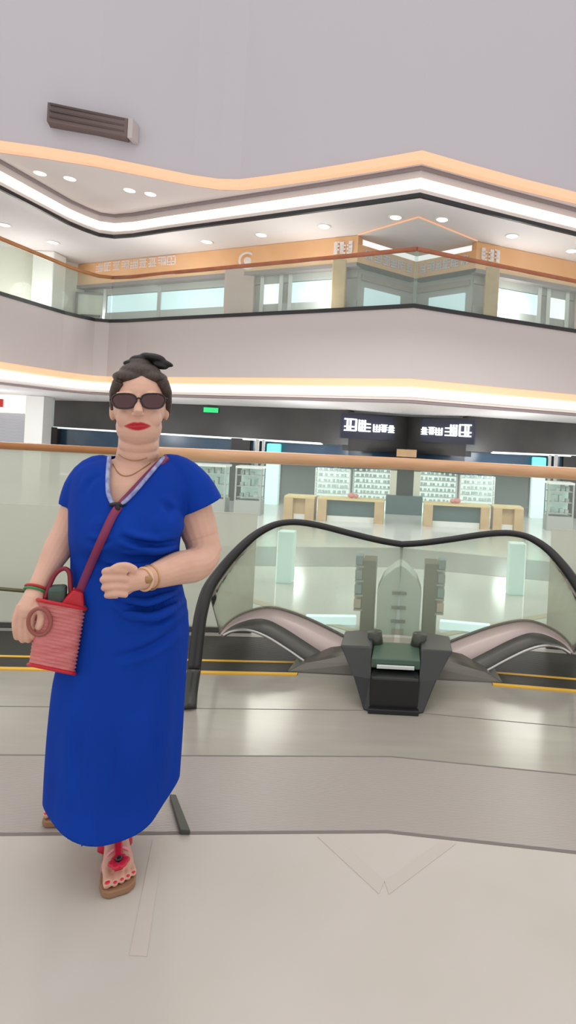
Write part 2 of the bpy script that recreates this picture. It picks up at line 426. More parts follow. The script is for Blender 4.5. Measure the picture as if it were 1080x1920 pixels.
# dark vent box on the topmost wall
def top_at(x):
    for a, b in zip(TOP_L[:-1], TOP_L[1:]):
        if min(a[0], b[0]) <= x <= max(a[0], b[0]): return a[1] + (b[1] - a[1]) * (x - a[0]) / (b[0] - a[0] + 1e-9)
    return TOP_L[0][1]
def on_top(x, y):
    d = 12.0
    for _ in range(60): d = .5 * d + .5 * (top_at(UW(x, y)[0] * d / F) - .38)
    return W(x, y, d)
pa = on_top(85, 238); pb = on_top(238, 257)
ya, yb = top_at(pa.x), top_at(pb.x)
t = thing('vent_box', 'dark brown vent box high on the topmost grey wall at upper left', 'vent', ((pa.x + pb.x) / 2, (ya + yb) / 2 - .2, pb.z))
M_brown = mat('brown_metal', (108, 92, 90), .6)
MB().wall((pa.x, ya - .35), (pb.x, yb - .35), pb.z + .02, pb.z + .5, .34).build('housing', M_brown, t, bevel=.02)
for k in range(3):
    MB().wall((pa.x + .08, ya - .38), (pb.x - .08, yb - .38), pb.z + .12 + k * .15, pb.z + .17 + k * .15, .04).build('louvre', mat('brown_dark', (84, 70, 68), .6), t)
MB().wall((pb.x, yb - .36), (pb.x + .12, yb - .36), pb.z + .0, pb.z + .5, .34).build('end_cap', M_fascia, t)

# ------------------------------------------------------------------ signs and shopfronts, upper level
def glyphs(mb, a, b, z, h, n, depth=.04, seed=1, fill=.78):
    """rows of short raised strokes along plan line a-b, standing proud towards the viewer"""
    R = random.Random(seed); a = Vector(a[:2]); b = Vector(b[:2]); L = (b - a).length; d = (b - a) / L; cw = L / n
    nn = Vector((d.y, -d.x)) * depth; w = h * .12
    def bar(s0, z0, s1, z1):
        p = a + d * s0; q = a + d * s1; dz = z1 - z0; ds = s1 - s0; l = math.hypot(ds, dz) or 1; ox, oz = -dz / l * w / 2, ds / l * w / 2
        P = [(a + d * (s0 + ox), z0 + oz), (a + d * (s1 + ox), z1 + oz), (a + d * (s1 - ox), z1 - oz), (a + d * (s0 - ox), z0 - oz)]
        mb.prism([(p.x + nn.x, p.y + nn.y, zz_) for p, zz_ in P], (-nn.x, -nn.y, 0))
    for i in range(n):
        s = i * cw + cw * (1 - fill) / 2; e = s + cw * fill
        rows = R.sample([0, .33, .66, 1], 3)
        for r in rows: bar(s, z + r * h, e, z + r * h)
        for c in [.5] + R.sample([0, .25, .75, 1], 2): bar(s + (e - s) * c, z, s + (e - s) * c, z + h)
def between(x0, x1):
    return (x0, shop_at(x0)), (x1, shop_at(x1))
def pxX(x, y=500):              # plan x of the shop line seen at pixel x
    u, _ = UW(x, y); s = u / F
    best = min((abs(X - s * shop_at(X)), X) for X in [k * .02 for k in range(-1000, 1001)])
    return best[1]
ZB0, ZB1 = 6.42, ZL4 - .01
def fwd(p, d): return (p[0], p[1] - d)
X_a, X_b = pxX(140), -1.75
for s, side in ((1, 'left'), (-1, 'right')):
    t = thing('shop_signboard', 'long orange signboard band on the %s upper shopfront' % side, 'signboard', ((X_a + X_b) / 2 * s, shop_at(-7) - .3, ZB0), 'orange signboards')
    a, b = between(X_a, X_b)
    MB().wall(fwd(a, .3), fwd(b, .3), ZB0, ZB1, .28).build('board', M_orange, t, s)
    MB().wall(fwd(a, .32), fwd(b, .32), ZB0 - .12, ZB0, .3).build('lower_edge', M_black if False else M_grey_line, t, s)
    g = MB(); q0, q1 = between(pxX(190), pxX(340)); glyphs(g, fwd(q0, .31), fwd(q1, .31), ZB0 + .46, .28, 9, .08, seed=3); g.build('lettering', M_signdull, t, s)
    g = MB(); q0, q1 = between(pxX(652), pxX(662)); glyphs(g, fwd(between(pxX(628), -1.9)[0], .31), fwd(between(pxX(628), -1.9)[1], .31), ZB0 + .3, .34, 3, seed=5); g.build('lettering', M_signdull, t, s)
    # receding band
    t2 = thing('shop_signboard', 'tan receding signboard with white lettering just %s of the middle, upper level' % side, 'signboard', (-.9 * s, 17.9, ZB0), 'orange signboards')
    a, b = (-1.75, 17.0), (0, 18.45)
    MB().wall(a, b, ZB0 - .0, ZB1 - .25, .25).build('board', M_orange, t2, s)
    MB().wall(fwd(a, .03), fwd(b, .03), ZB0 - .08, ZB0, .28).build('lower_edge', M_black, t2, s)
    g = MB(); glyphs(g, (-1.55, 17.16), (-.12, 18.35), ZB0 + .16, .26, 6, seed=9 ); g.build('lettering', mat('sign_lilac', (225, 218, 224), .5), t2, s)
    # shopfront glazing below the band
    a, b = between(X_a, X_b)
    t3 = thing('shopfront', 'glazed upper shopfront with grey frames %s of the middle' % side, 'shopfront', (-7 * s, shop_at(-7), Z3), 'upper shopfronts')
    MB().wall(a, b, Z3 - .02, Z3 + .85, .12).build('lower_panel', mat('shop_grey', (168, 170, 168), .4), t3, s)
    MB().wall(a, b, ZB0 - .35, ZB0 - .1, .14).build('header', M_greycol, t3, s)
    for k, (x0, x1) in enumerate(((205, 300), (305, 425), (548, 632), (497, 528))):
        q0, q1 = between(pxX(x0), pxX(x1))
        MB().wall(fwd(q0, .02), fwd(q1, .02), Z3 + .85, ZB0 - .38, .05).build('lit_window', M_lightblue if k < 3 else M_lightbox, t3, s)
    for x in (202, 303, 428, 495, 530, 547, 634):
        X = pxX(x); MB().box((X, shop_at(X) - .03, (Z3 + ZB0) / 2), (.12, .14, ZB0 - Z3)).build('mullion', M_steel, t3, s)
    if s > 0:
        a2 = between(pxX(232), pxX(300))
        MB().wall(fwd(a2[0], .10), fwd(a2[1], .10), Z3 + .42, Z3 + .50, .05).build('neon_line', mat('neon_violet', (206, 160, 226), .5, emit=.7), t3, s)
    # column facings
    for x, w, m, lab in ((457, .95, M_pinkcol, 'broad pinkish column'), (640, .42, M_tan, 'narrow tan corner column')):
        X = pxX(x)
        c = MB(); c.box((X, shop_at(X) - .22, (Z3 + ZB1) / 2 - (.35 if w > .5 else .35)), (w, .4, ZB1 - Z3 - .7))
        c = c.build('column', m, None, s, bevel=.03); tag(c, '%s on the %s upper shopfront' % (lab, side), 'column')
    X = pxX(470)
    g = MB(); ring = [(X + .26 * math.cos(a * math.pi / 12), shop_at(X) - .37, ZB0 + .33 + .26 * math.sin(a * math.pi / 12)) for a in range(24)]
    g.tube(ring, .035, 8, closed=True); g.ell((X, shop_at(X) - .37, ZB0 + .33), (.13, .03, .13))
    tag(g.build('round_sign', M_signdull, None, s), 'small round pale emblem on the %s orange signboard' % side, 'sign')
    # receding glazing
    t4 = thing('shopfront', 'receding glazed shop wall just %s of the middle, upper level' % side, 'shopfront', (-.9 * s, 18.1, Z3), 'upper shopfronts')
    a, b = (-1.72, 17.32), (0, 18.75)
    MB().wall(a, b, Z3 - .02, ZB0 - .05, .1).build('back_panel', M_greycol, t4, s)
    MB().wall((-1.5, 17.42), (-.45, 18.30), Z3 + .7, Z3 + 1.25, .06).build('lit_window', M_lightblue, t4, s)
    MB().wall((-1.6, 17.33), (-.05, 18.62), ZB0 - .42, ZB0 - .24, .06).build('transom', mat('taupe', (158, 146, 138), .5), t4, s)
    q0 = MB().tube([(-1.75, 16.9, ZL4 - .03), (0, 15.3, ZL4 - .03)], .022, 8).build('led_strip', M_led_o, None, s)
    tag(q0, 'fine amber ceiling line just %s of the middle, upper level' % side, 'light')
# side wall at the left end of the upper walkway
struct(MB().wall((-16.5, 17.2), (-12.6, 22.0), Z3 - .1, ZL4, .2).build('wall_left', mat('warm_white', (226, 222, 210), .5)))
tag(MB().box((-13.1, 20.6, (Z3 + ZL4) / 2), (.75, .75, ZL4 - Z3)).build('column', mat('white_column', (244, 242, 236), .4), bevel=.04), 'bright white column at the left end of the upper walkway', 'column')
t = thing('glass_door', 'pale green glass door with dark frame by the upper left corner', 'door', (pxX(185), shop_at(pxX(185)) - .25, Z3), None)
X = pxX(182); Y = shop_at(X) - .25
MB().box((X - .55, Y, Z3 + .8), (.08, .08, 1.6)).box((X + .55, Y, Z3 + .8), (.08, .08, 1.6)).box((X, Y, Z3 + 1.56), (1.1, .08, .08)).build('frame', M_grey_line, t)
MB().box((X, Y, Z3 + .78), (1.02, .02, 1.5)).build('pane', M_glass_hazy, t)
MB().box((X, Y - .05, Z3 + .72), (.7, .05, .09)).build('push_bar', M_black, t)

# ------------------------------------------------------------------ shops on the lower far level
ZS1 = ZL2 - .17
for s, side in ((1, 'left'), (-1, 'right')):
    X0 = pxX(106, 800); a, b = between(X0, -1.75)
    t = thing('shopfront', 'dark shopfront %s of the middle on the level across the atrium' % side, 'shopfront', (-7 * s, shop_at(-7), ZF), 'dark shopfronts')
    MB().wall(fwd(a, .2), fwd(b, .2), 1.02, ZS1, .3).build('fascia_board', M_darkwall, t, s)
    MB().wall(fwd((-1.75, 17.3), .2), fwd((0, 18.75), .2), .85, ZS1 - .05, .3).build('return_board', M_darkwall, t, s)
    MB().wall(fwd(a, .22), fwd(between(X0, -2.6)[1], .22), .98, 1.04, .1).build('light_line', M_lightbox, t, s)
    MB().wall(a, b, .30, .98, .05).build('upper_glazing', mat('glazing_blue', (62, 84, 104), .2, rgb2=(50, 72, 94), nscale=1.5), t, s)
    MB().wall((-1.75, 17.3), (0, 18.75), .30, .9, .05).build('upper_glazing', MATS['glazing_blue'], t, s)
    for x, w, m in ((108, .25, M_darkwall), (455, .62, M_darkwall), (486, .12, M_steel), (497, .1, M_steel)):
        X = pxX(x, 850); MB().box((X, shop_at(X) - .15, (ZF + 1.02) / 2), (w, .3, 1.02 - ZF)).build('post', m, t, s, bevel=.01)
    X = pxX(516, 850)
    q = MB(); q.box((X, shop_at(X) - .2, .62), (.42, .25, .6)); tag(q.build('lit_pillar', M_teal, None, s, bevel=.03), 'turquoise lit pillar top %s of the middle, under the dark fascia' % side, 'lit pillar')
    q = MB(); q.box((X, shop_at(X) - .2, -.34), (.42, .25, 1.32)); tag(q.build('lit_pillar', mat('pale_lit', (222, 246, 242), .5, emit=.5), None, s, bevel=.03), 'pale lit pillar shaft below the turquoise cap %s of the middle' % side, 'lit pillar')
    if s > 0:
        q0, q1 = between(pxX(325, 850), pxX(392, 850)); MB().wall(fwd(q0, .06), fwd(q1, .06), .52, .82, .05).build('lit_panel', M_lightbox, t, s)
        q0, q1 = between(pxX(122, 830), pxX(215, 830)); q0 = fwd(q0, .07); q1 = fwd(q1, .07)
        MB().prism([(q0[0], q0[1], .42), (q1[0], q1[1], .42), (q1[0], q1[1], .60), (q0[0], q0[1], .98)], (0, .05, 0)).build('lit_panel', M_lightblue, t, s)
    # glowing sign on the return board
    d = Vector((1.75, 1.45)).normalized()
    t5 = thing('lit_sign', 'blue backed sign with glowing white characters just %s of the middle' % side, 'sign', (-1.0 * s, 17.7, 1.3), 'glowing shop signs')
    p0 = Vector((-1.95, 16.95)); p1 = Vector((-.42, 18.15))
    MB().wall(p0 - Vector((0, .06)), p1 - Vector((0, .06)), 1.22, 1.95, .08).build('backing', M_bluebox, t5, s)
    g = MB(); glyphs(g, p0 + (p1 - p0) * .02 - Vector((0, .08)), p0 + (p1 - p0) * .55 - Vector((0, .08)), 1.46, .33, 2, .05, seed=4); g.build('characters', M_signwhite, t5, s)
    g = MB(); glyphs(g, p0 + (p1 - p0) * .57 - Vector((0, .08)), p1 - Vector((0, .08)), 1.46, .22, 3, .05, seed=6); g.build('characters', M_signwhite, t5, s)
    # lit shelves
    for k, (x0, x1, nm) in enumerate(((600, 662, 'outer'), (664, 742, 'inner'))):
        X0_, X1_ = (W(x0, 900, 18.3).x, W(x1, 900, 18.3).x); cx = (X0_ + X1_) / 2; w = X1_ - X0_ - .03
        t6 = thing('display_shelf', 'white lit wall shelf, %s one %s of the middle column' % (nm, side), 'shelf', (cx * s, 17.3, ZF), 'lit display shelves')
        yy = 17.0 + (.9 if x0 > 660 else .35)
        MB().box((cx, yy + .2, (ZF + .28) / 2), (w, .05, .28 - ZF)).build('back_panel', M_lightbox, t6, s)
        for j in range(6):
            MB().box((cx, yy + .08, ZF + .35 + j * .17), (w, .24, .025)).build('shelf_board', M_white, t6, s)
        for e in (-1, 1): MB().box((cx + e * w / 2, yy + .08, (ZF + .28) / 2), (.03, .26, .28 - ZF)).build('side_panel', M_white, t6, s)
        gb = MB(); R = random.Random(11 + k)
        for j in range(6):
            xx = cx - w / 2 + .08
            while xx < cx + w / 2 - .12:
                bw = R.uniform(.05, .11); gb.box((xx + bw / 2, yy + .04, ZF + .365 + j * .17 + .045), (bw, .1, R.uniform(.05, .1))); xx += bw + R.uniform(.02, .10)
        go = gb.build('shelf_goods', mat('goods_pale', (206, 220, 214), .5, rgb2=(170, 190, 188), nscale=6), t6, s); go['kind'] = 'stuff'
    # shop counters with tan uprights
    def counter(x0, x1, lab, inner):
        A = W(x0, 950, 15.6); B = W(x1, 950, 15.6); cx = (A.x + B.x) / 2; w = B.x - A.x
        t7 = thing('display_counter', lab, 'counter', (cx * s, 15.6, ZF), 'display counters')
        MB().box((cx, 15.7, (ZF - .42) / 2), (w - .3, .45, -.42 - ZF)).build('body', inner, t7, s)
        MB().box((cx, 15.6, -.40), (w, .55, .05)).build('countertop', mat('gold_edge', (226, 204, 150), .4), t7, s)
        for e in (-1, 1): MB().box((cx + e * (w / 2 - .12), 15.55, (ZF - .42) / 2), (.24, .5, -.42 - ZF)).build('end_panel', M_tan, t7, s)
        MB().box((cx, 15.45, ZF + .07), (w - .5, .05, .14)).build('plinth', M_white, t7, s)
    counter(598, 720, 'counter with tan end panels and dark front, %s of the middle column' % side, M_teal_dark)
    counter(536, 592, 'short tan counter beside the %s lit pillar' % side, M_tan)
    X = W(660, 910, 15.6).x
    q = MB().ell((X, 15.55, -.30), (.10, .08, .07)); q.ell((X + .13, 15.55, -.31), (.07, .07, .055)); tag(q.build('pink_ornament', mat('pink', (214, 140, 140), .5), None, s, True), 'pink ornament standing on the %s dark fronted counter' % side, 'ornament')
    # teal lit showcases behind the far rail
    for k, (x0, x1, y1, lab) in enumerate(((350, 425, 975, 'outer'), (445, 492, 1000, 'inner'))):
        A = W(x0, 900, 15.8); B = W(x1, 900, 15.8); cx = (A.x + B.x) / 2; w = B.x - A.x
        if s < 0 and k == 0: continue
        t8 = thing('glass_showcase', 'tall glass showcase, %s one %s of the middle' % (lab, side), 'showcase', (cx * s, 15.8, ZF), 'glass showcases')
        MB().box((cx, 15.9, ZF + .2), (w, .5, .4)).build('base', M_greycol, t8, s)
        MB().box((cx, 16.1, -.15), (w - .06, .05, .9)).build('lit_back', mat('showcase_back', (196, 224, 216), .5, emit=.3), t8, s)
        for j in range(3): MB().box((cx, 15.9, -.52 + j * .3), (w - .05, .4, .02)).build('glass_shelf', M_steel, t8, s)
        for e in (-1, 1): MB().box((cx + e * w / 2, 15.68, (ZF + .3) / 2), (.04, .04, .3 - ZF)).build('upright', M_steel, t8, s)
        MB().box((cx, 15.9, .30), (w + .04, .5, .06)).build('top', M_white, t8, s)
        gb = MB(); R = random.Random(31 + k)
        for j in range(3):
            xx = cx - w / 2 + .08
            while xx < cx + w / 2 - .16:
                h = R.uniform(.08, .2); gb.box((xx + .05, 15.85, -.51 + j * .3 + h / 2), (.09, .12, h)); xx += R.uniform(.13, .24)
        go = gb.build('showcase_goods', mat('goods_teal', (126, 150, 148), .5, rgb2=(190, 200, 190), nscale=5), t8, s); go['kind'] = 'stuff'
# middle column
t = thing('column', 'dark middle column with pale edges behind the wooden rail', 'column', (0, 17.8, ZF))
MB().box((0, 17.85, (ZF + .95) / 2), (.50, .5, .95 - ZF)).build('shaft', mat('column_dark', (30, 33, 35), .4), t)
for e in (-1, 1): MB().box((e * .36, 17.75, (ZF + .3) / 2), (.2, .3, .3 - ZF)).build('pale_edge', mat('cream', (226, 224, 204), .5), t)
MB().box((0, 17.5, ZF + .28), (1.1, .3, .56)).build('plinth', M_teal_dark, t)
MB().box((0, 17.4, .86), (.6, .2, .22)).build('tan_cap', M_tan, t)
# white shop at far left
Xl, Xr = -15.6, -13.35
t = thing('shopfront', 'white shopfront with cream lit sign and closed grey shutter at far left', 'shopfront', (-14.5, 20.0, ZF), None)
ya = 20.3
MB().box(((Xl + Xr) / 2 - .6, ya, 1.78), (3.2, .3, .62)).build('sign_box', mat('cream_light', (255, 240, 224), .5, emit=.75), t)
MB().box((-14.35, ya - .17, 1.80), (.35, .05, .28)).build('red_mark', mat('red_letter', (206, 58, 52), .5), t)
MB().box(((Xl + Xr) / 2 - .6, ya + .1, .22), (3.2, .08, 2.46)).build('roller_shutter', striped('shutter', (196, 198, 204), (168, 170, 178), 6, 'Z', .4, .3), t)
MB().box((-12.95, ya - .1, .55), (.62, .5, 3.1)).build('pilaster', M_white, t)
t = thing('exit_sign', 'small green lit exit sign on the dark fascia right of the person', 'sign', (pxX(403, 771), shop_at(pxX(403, 771)) - .35, 1.85))
X = pxX(403, 771); MB().box((X, shop_at(X) - .36, 1.90), (.52, .08, .2)).build('case', M_darkwall, t)
MB().box((X, shop_at(X) - .41, 1.90), (.48, .02, .16)).build('face', mat('exit_green', (40, 190, 110), .5, emit=.9), t)
# back walls that close the shops
struct(MB().ribbon([(x, y + 2.4) for x, y in SHOP], ZF, ZL2, .2).build('wall_inner', mat('shop_back', (196, 206, 206), .6)))
struct(MB().ribbon([(x, y + 2.4) for x, y in SHOP], Z3 - .1, ZL4, .2).build('wall_rear', M_greycol))

# ------------------------------------------------------------------ things on the lower floor seen through the glass
t = thing('information_kiosk', 'pale grey pointed kiosk with three dark slots on the lower floor', 'kiosk', (0, 6.9, ZF))
k0 = 6.75
pf = [(-.25, ZF), (.25, ZF), (.26, ZF + .55), (.20, ZF + .70), (.07, ZF + .82), (0, ZF + .86), (-.07, ZF + .82), (-.20, ZF + .70), (-.26, ZF + .55)]
MB().prism([(x, k0, z) for x, z in pf], (0, .35, 0)).build('body', M_kiosk, t, bevel=.015)
for z in (.53, .36, .2): MB().box((-.0, k0 - .008, ZF + z), (.17, .02, .035)).build('slot', mat('slot', (112, 112, 106), .5), t)
MB().box((0, k0 - .01, ZF + .06), (.14, .03, .1)).build('foot_panel', mat('foot_tan', (158, 148, 134), .5), t)
for s, side in ((1, 'left'), (-1, 'right')):
    t = thing('display_column', 'olive display stand against the %s side of the grey kiosk' % side, 'display stand', (-.37 * s, 6.9, ZF), 'olive display stands')
    MB().box((-.37, 6.95, ZF + .44), (.16, .3, .88)).build('post', M_olive, t, s, bevel=.01)
    R = random.Random(5)
    for j in range(4): MB().box((-.48, 6.9, ZF + .30 + j * .17), (.10, .26, .02)).build('shelf', M_steel, t, s)
    for j, c in enumerate(((206, 180, 164), (134, 156, 162), (140, 150, 156), (120, 140, 150))):
        MB().box((-.49, 6.86, ZF + .32 + j * .17 + .055), (.08, .18, .10)).build('product_box', mat('product_%d' % j, c, .5), t, s)
    q = MB(); q.box((-.83, 7.15, ZF + .05), (.62, .10, .10), .12)
    tag(q.build('light_bar', mat('light_bar', (226, 244, 255), .5, emit=1.0), None, s, bevel=.01), 'low white light bar on the lower floor %s of the kiosk' % side, 'light')
    q = MB(); q.box((-1.80, 9.0, ZF + .40), (.26, .22, .8)); tag(q.build('pillar_reflection', mat('teal_pale', (214, 238, 236), .5, emit=.3), None, s, bevel=.02), 'pale turquoise glowing block imitating a pillar reflection on the lower floor, %s' % side, 'painted reflection')  # added glowing block imitates the lit pillar's reflection in the floor

for s in (1, -1):
    struct(MB().prism([(-3.4, 8.95, ZF + .006), (-.12, 6.72, ZF + .006), (-.12, 6.60, ZF + .006), (-3.4, 8.75, ZF + .006)], (0, 0, -.03)).build('trim_%d' % (14 if s > 0 else 15), mat('tan_inlay', (196, 186, 160), .35), sx=s))
# ------------------------------------------------------------------ escalators
HR = [(757, 1021, 3.52), (715, 1014, 3.50), (660, 1001, 3.48), (610, 988, 3.46), (575, 981, 3.44), (545, 979, 3.42), (515, 984, 3.38), (480, 1002, 3.32), (445, 1033, 3.24), (412, 1072, 3.16), (390, 1106, 3.08), (377, 1150, 3.0), (370, 1200, 2.94), (364, 1255, 2.88)]
UP = [(412, 1188), (428, 1168), (452, 1152), (482, 1142), (508, 1139), (540, 1146), (580, 1161), (630, 1185), (680, 1212), (735, 1240)]
LO = [(414, 1192), (432, 1176), (454, 1166), (480, 1160), (504, 1163), (534, 1178), (570, 1201), (612, 1228), (650, 1249), (690, 1268)]
AR = [(418, 1192), (434, 1184), (454, 1181), (476, 1184), (500, 1194), (522, 1207), (545, 1222), (568, 1238), (592, 1254), (625, 1276)]
for s, side in ((1, 'left'), (-1, 'right')):
    t = thing('escalator', 'escalator end with black handrail and grey arched skirt, %s of the black housing' % side, 'escalator', (-.6 * s, 3.4, 0), 'escalators')
    pts = smoothpath([W(*p) for p in HR], 5)
    rad = [.019 + .014 * max(0, min(1, (i - 28) / 22)) for i in range(len(pts))]
    MB().tube(pts, rad, 12, 1.0).build('handrail', M_rubber, t, s, True)
    u3 = smoothpath([W(x, y, 3.58) for x, y in UP], 4); l3 = smoothpath([W(x, y, 3.44) for x, y in LO], 4); a3 = smoothpath([W(x, y, 3.36) for x, y in AR], 4)
    MB().strip(u3, l3, (0, .05, -.03)).build('deck', M_deck, t, s, True)
    MB().strip(l3, a3, (0, .04, -.02)).build('skirt', M_clad, t, s, True)
    MB().tube(a3, .009, 8).build('skirt_edge', M_steel, t, s, True)
    MB().tube(u3, .010, 8).build('deck_edge', mat('deck_edge', (126, 124, 118), .4, .4), t, s, True)
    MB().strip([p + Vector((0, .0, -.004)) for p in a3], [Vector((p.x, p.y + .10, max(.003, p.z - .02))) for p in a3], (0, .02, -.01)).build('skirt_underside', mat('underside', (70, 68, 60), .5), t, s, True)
    # skirt foot down to the floor
    ft = [W(592, 1254, 3.36), W(625, 1276, 3.36), W(690, 1258, 3.44), W(650, 1240, 3.44), W(612, 1220, 3.44)]
    base = [Vector((W(575, 1262, 3.3).x, 3.30, .002)), Vector((-.30, 3.22, .002)), Vector((-.12, 3.30, .002))]
    MB().loft([[Vector((-.62, 3.26, 0)), Vector((-.18, 3.26, 0)), Vector((-.10, 3.50, 0)), Vector((-.60, 3.50, 0))],
               [Vector((-.52, 3.30, .045)), Vector((-.16, 3.30, .06)), Vector((-.10, 3.50, .06)), Vector((-.52, 3.50, .045))],
               [Vector((-.40, 3.36, .07)), Vector((-.14, 3.36, .12)), Vector((-.10, 3.50, .12)), Vector((-.40, 3.50, .07))]]).build('skirt_foot', mat('foot_grey', (104, 102, 94), .35, .3), t, s, bevel=.01)
    # glass between deck and handrail
    top = [W(*p) for p in HR[:11]][::-1]; bot = [W(x, y, 3.56) for x, y in UP]
    tp = [p for p in smoothpath(top, 4)]; bt = smoothpath(bot, 5)
    n = 24
    def rs(path, n):
        L = [0]
        for i in range(1, len(path)): L.append(L[-1] + (path[i] - path[i - 1]).length)
        out = []
        for k in range(n):
            q = L[-1] * k / (n - 1); i = 0
            while i < len(L) - 2 and L[i + 1] < q: i += 1
            out.append(path[i].lerp(path[i + 1], (q - L[i]) / max(1e-6, L[i + 1] - L[i])))
        return out
    MB().strip(rs(tp, n), rs(bt, n), (0, .012, 0)).build('glass_panel', M_glass_front, t, s, True)
    # newel: handrail's lower run into the floor
    lw = smoothpath([W(364, 1255, 2.88), W(358, 1295, 2.84), Vector((W(352, 1335, 2.76).x, 2.78, .0))], 4)
    MB().tube(lw, .034, 12).build('handrail_inlet', M_rubber_grey, t, s, True)
# hazy side panels of glass left and right of the newels
for s, side in ((1, 'left'), (-1, 'right')):
    t = thing('glass_screen', 'hazy standing glass screen at the outer %s of the escalators' % side, 'glass screen', (-1.8 * s, 3.9, 0), 'glass screens')
    if s > 0:
        A = [(-4.2, 3.60), (-.98, 3.87)]
    else: A = [(-3.6, 3.62), (-1.0, 3.87)]
    zt = .80
    MB().wall(A[0], A[1], .02, zt, .015).build('pane', M_glass_hazy, t, s)
    if s > 0: MB().tube([W(-60, 1098, 3.6), W(0, 1104, 3.62), W(46, 1108, 3.64)], .012, 8).build('end_rail', mat('rail_olive', (96, 92, 66), .4), t, s, True)
    MB().wall((A[0][0], A[0][1] - .01), (A[1][0], A[1][1] - .01), .0, .03, .035).build('shoe', mat('shoe_dark', (70, 70, 64), .5), t, s)

# black housing in the middle
t = thing('handrail_housing', 'black angular end housing with green tray between the two escalators', 'housing', (0, 3.0, 0))
def rect(x, y0, y1, z): return [Vector((-x, y0, z)), Vector((x, y0, z)), Vector((x, y1, z)), Vector((-x, y1, z))]
M_house = mat('housing_black', (48, 50, 50), .35)
for s in (1, -1):
    MB().loft([[Vector((-.150, 2.86, 0)), Vector((-.115, 2.84, 0)), Vector((-.115, 3.22, 0)), Vector((-.150, 3.22, 0))],
               [Vector((-.215, 2.93, .14)), Vector((-.120, 2.90, .14)), Vector((-.120, 3.26, .14)), Vector((-.215, 3.26, .14))],
               [Vector((-.300, 3.05, .245)), Vector((-.130, 3.0, .265)), Vector((-.130, 3.28, .265)), Vector((-.300, 3.28, .245))]]).build('side_cheek', M_house, t, s, bevel=.008)
    MB().tube([Vector((-.115, 3.16, .2)), Vector((-.125, 3.16, .29))], [.045, .04], 14).build('knob', mat('knob', (58, 62, 52), .4), t, s, True)
MB().box((0, 3.03, .085), (.24, .36, .17)).build('core', mat('core_black', (26, 28, 28), .3), t, bevel=.01)
MB().box((0, 3.06, .205), (.25, .24, .05)).build('tray', mat('green_tray', (74, 98, 82), .35), t, bevel=.006)
MB().box((0, 2.925, .195), (.19, .015, .014)).build('lip', mat('lip_white', (222, 226, 222), .4), t)
MB().box((0, 2.85, .012), (.25, .05, .024)).build('foot_bar', M_black, t, bevel=.004)
# dark strip on the ribbed plate, right of the person
q = MB().prism([W(316, 1502, 2.08), W(330, 1497, 2.08), W(357, 1562, 1.93), W(338, 1563, 1.93)], (0, 0, .012))
for v in q.v: v.z = .002 if v.z < .02 else .012
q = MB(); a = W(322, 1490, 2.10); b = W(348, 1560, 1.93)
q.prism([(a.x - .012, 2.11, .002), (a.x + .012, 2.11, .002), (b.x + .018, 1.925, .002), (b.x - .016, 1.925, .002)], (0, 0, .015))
tag(q.build('dark_strip', mat('strip_dark', (74, 76, 68), .5), bevel=.003), 'dark strip lying on the ribbed floor beside the dress hem', 'strip')

# ------------------------------------------------------------------ the person
D = 1.85
_c = W(240, 1200, D); C2 = Vector((_c.x, _c.y)); N2 = -C2.normalized(); E2 = Vector((-N2.y, N2.x)); NC = N2.dot(C2)
if E2.x < 0: E2 = -E2
MF = Matrix(((E2.x, N2.x, 0), (E2.y, N2.y, 0), (0, 0, 1)))      # columns: across, towards the viewer, up
def P(x, y, t=0):
    u, w = UW(x, y); r = Vector((u / F, 1)); s = (t + NC) / N2.dot(r)
    return Vector((r.x * s, r.y * s, HC + w / F * s))
PXM = (P(300, 1000) - P(299, 1000)).length      # metres per pixel across
def to_px(v):
    d = v.y; u = v.x * F / d; w = (v.z - HC) * F / d
    return PX + u * CT + w * ST, PY + u * ST - w * CT
def rem(mb, voxel, it=3, fac=.5):
    me = mb.mesh('tmp'); o = bpy.data.objects.new('tmp', me); COL.objects.link(o)
    r = o.modifiers.new('r', 'REMESH'); r.mode = 'VOXEL'; r.voxel_size = voxel
    if it:
        sm = o.modifiers.new('s', 'SMOOTH'); sm.factor = fac; sm.iterations = it
    dg = bpy.context.evaluated_depsgraph_get(); dg.update()
    nm = bpy.data.meshes.new_from_object(o.evaluated_get(dg)); bpy.data.objects.remove(o)
    return nm
def ringE(c, a, b, n=36, pw=2.0):
    out = []
    for j in range(n):
        th = 2 * math.pi * j / n; cx, sy = math.cos(th), math.sin(th)
        cx = math.copysign(abs(cx) ** (2 / pw), cx); sy = math.copysign(abs(sy) ** (2 / pw), sy)
        out.append(c + MF @ Vector((a * cx, b * sy, 0)))
    return out
def section(y, xl, xr, b, tc=0, grow=0, pw=2.2, n=36):
    c = P((xl + xr) / 2, y, tc); a = (xr - xl) / 2 * PXM
    return ringE(c, a + grow, b + grow, n, pw)

body = MB()
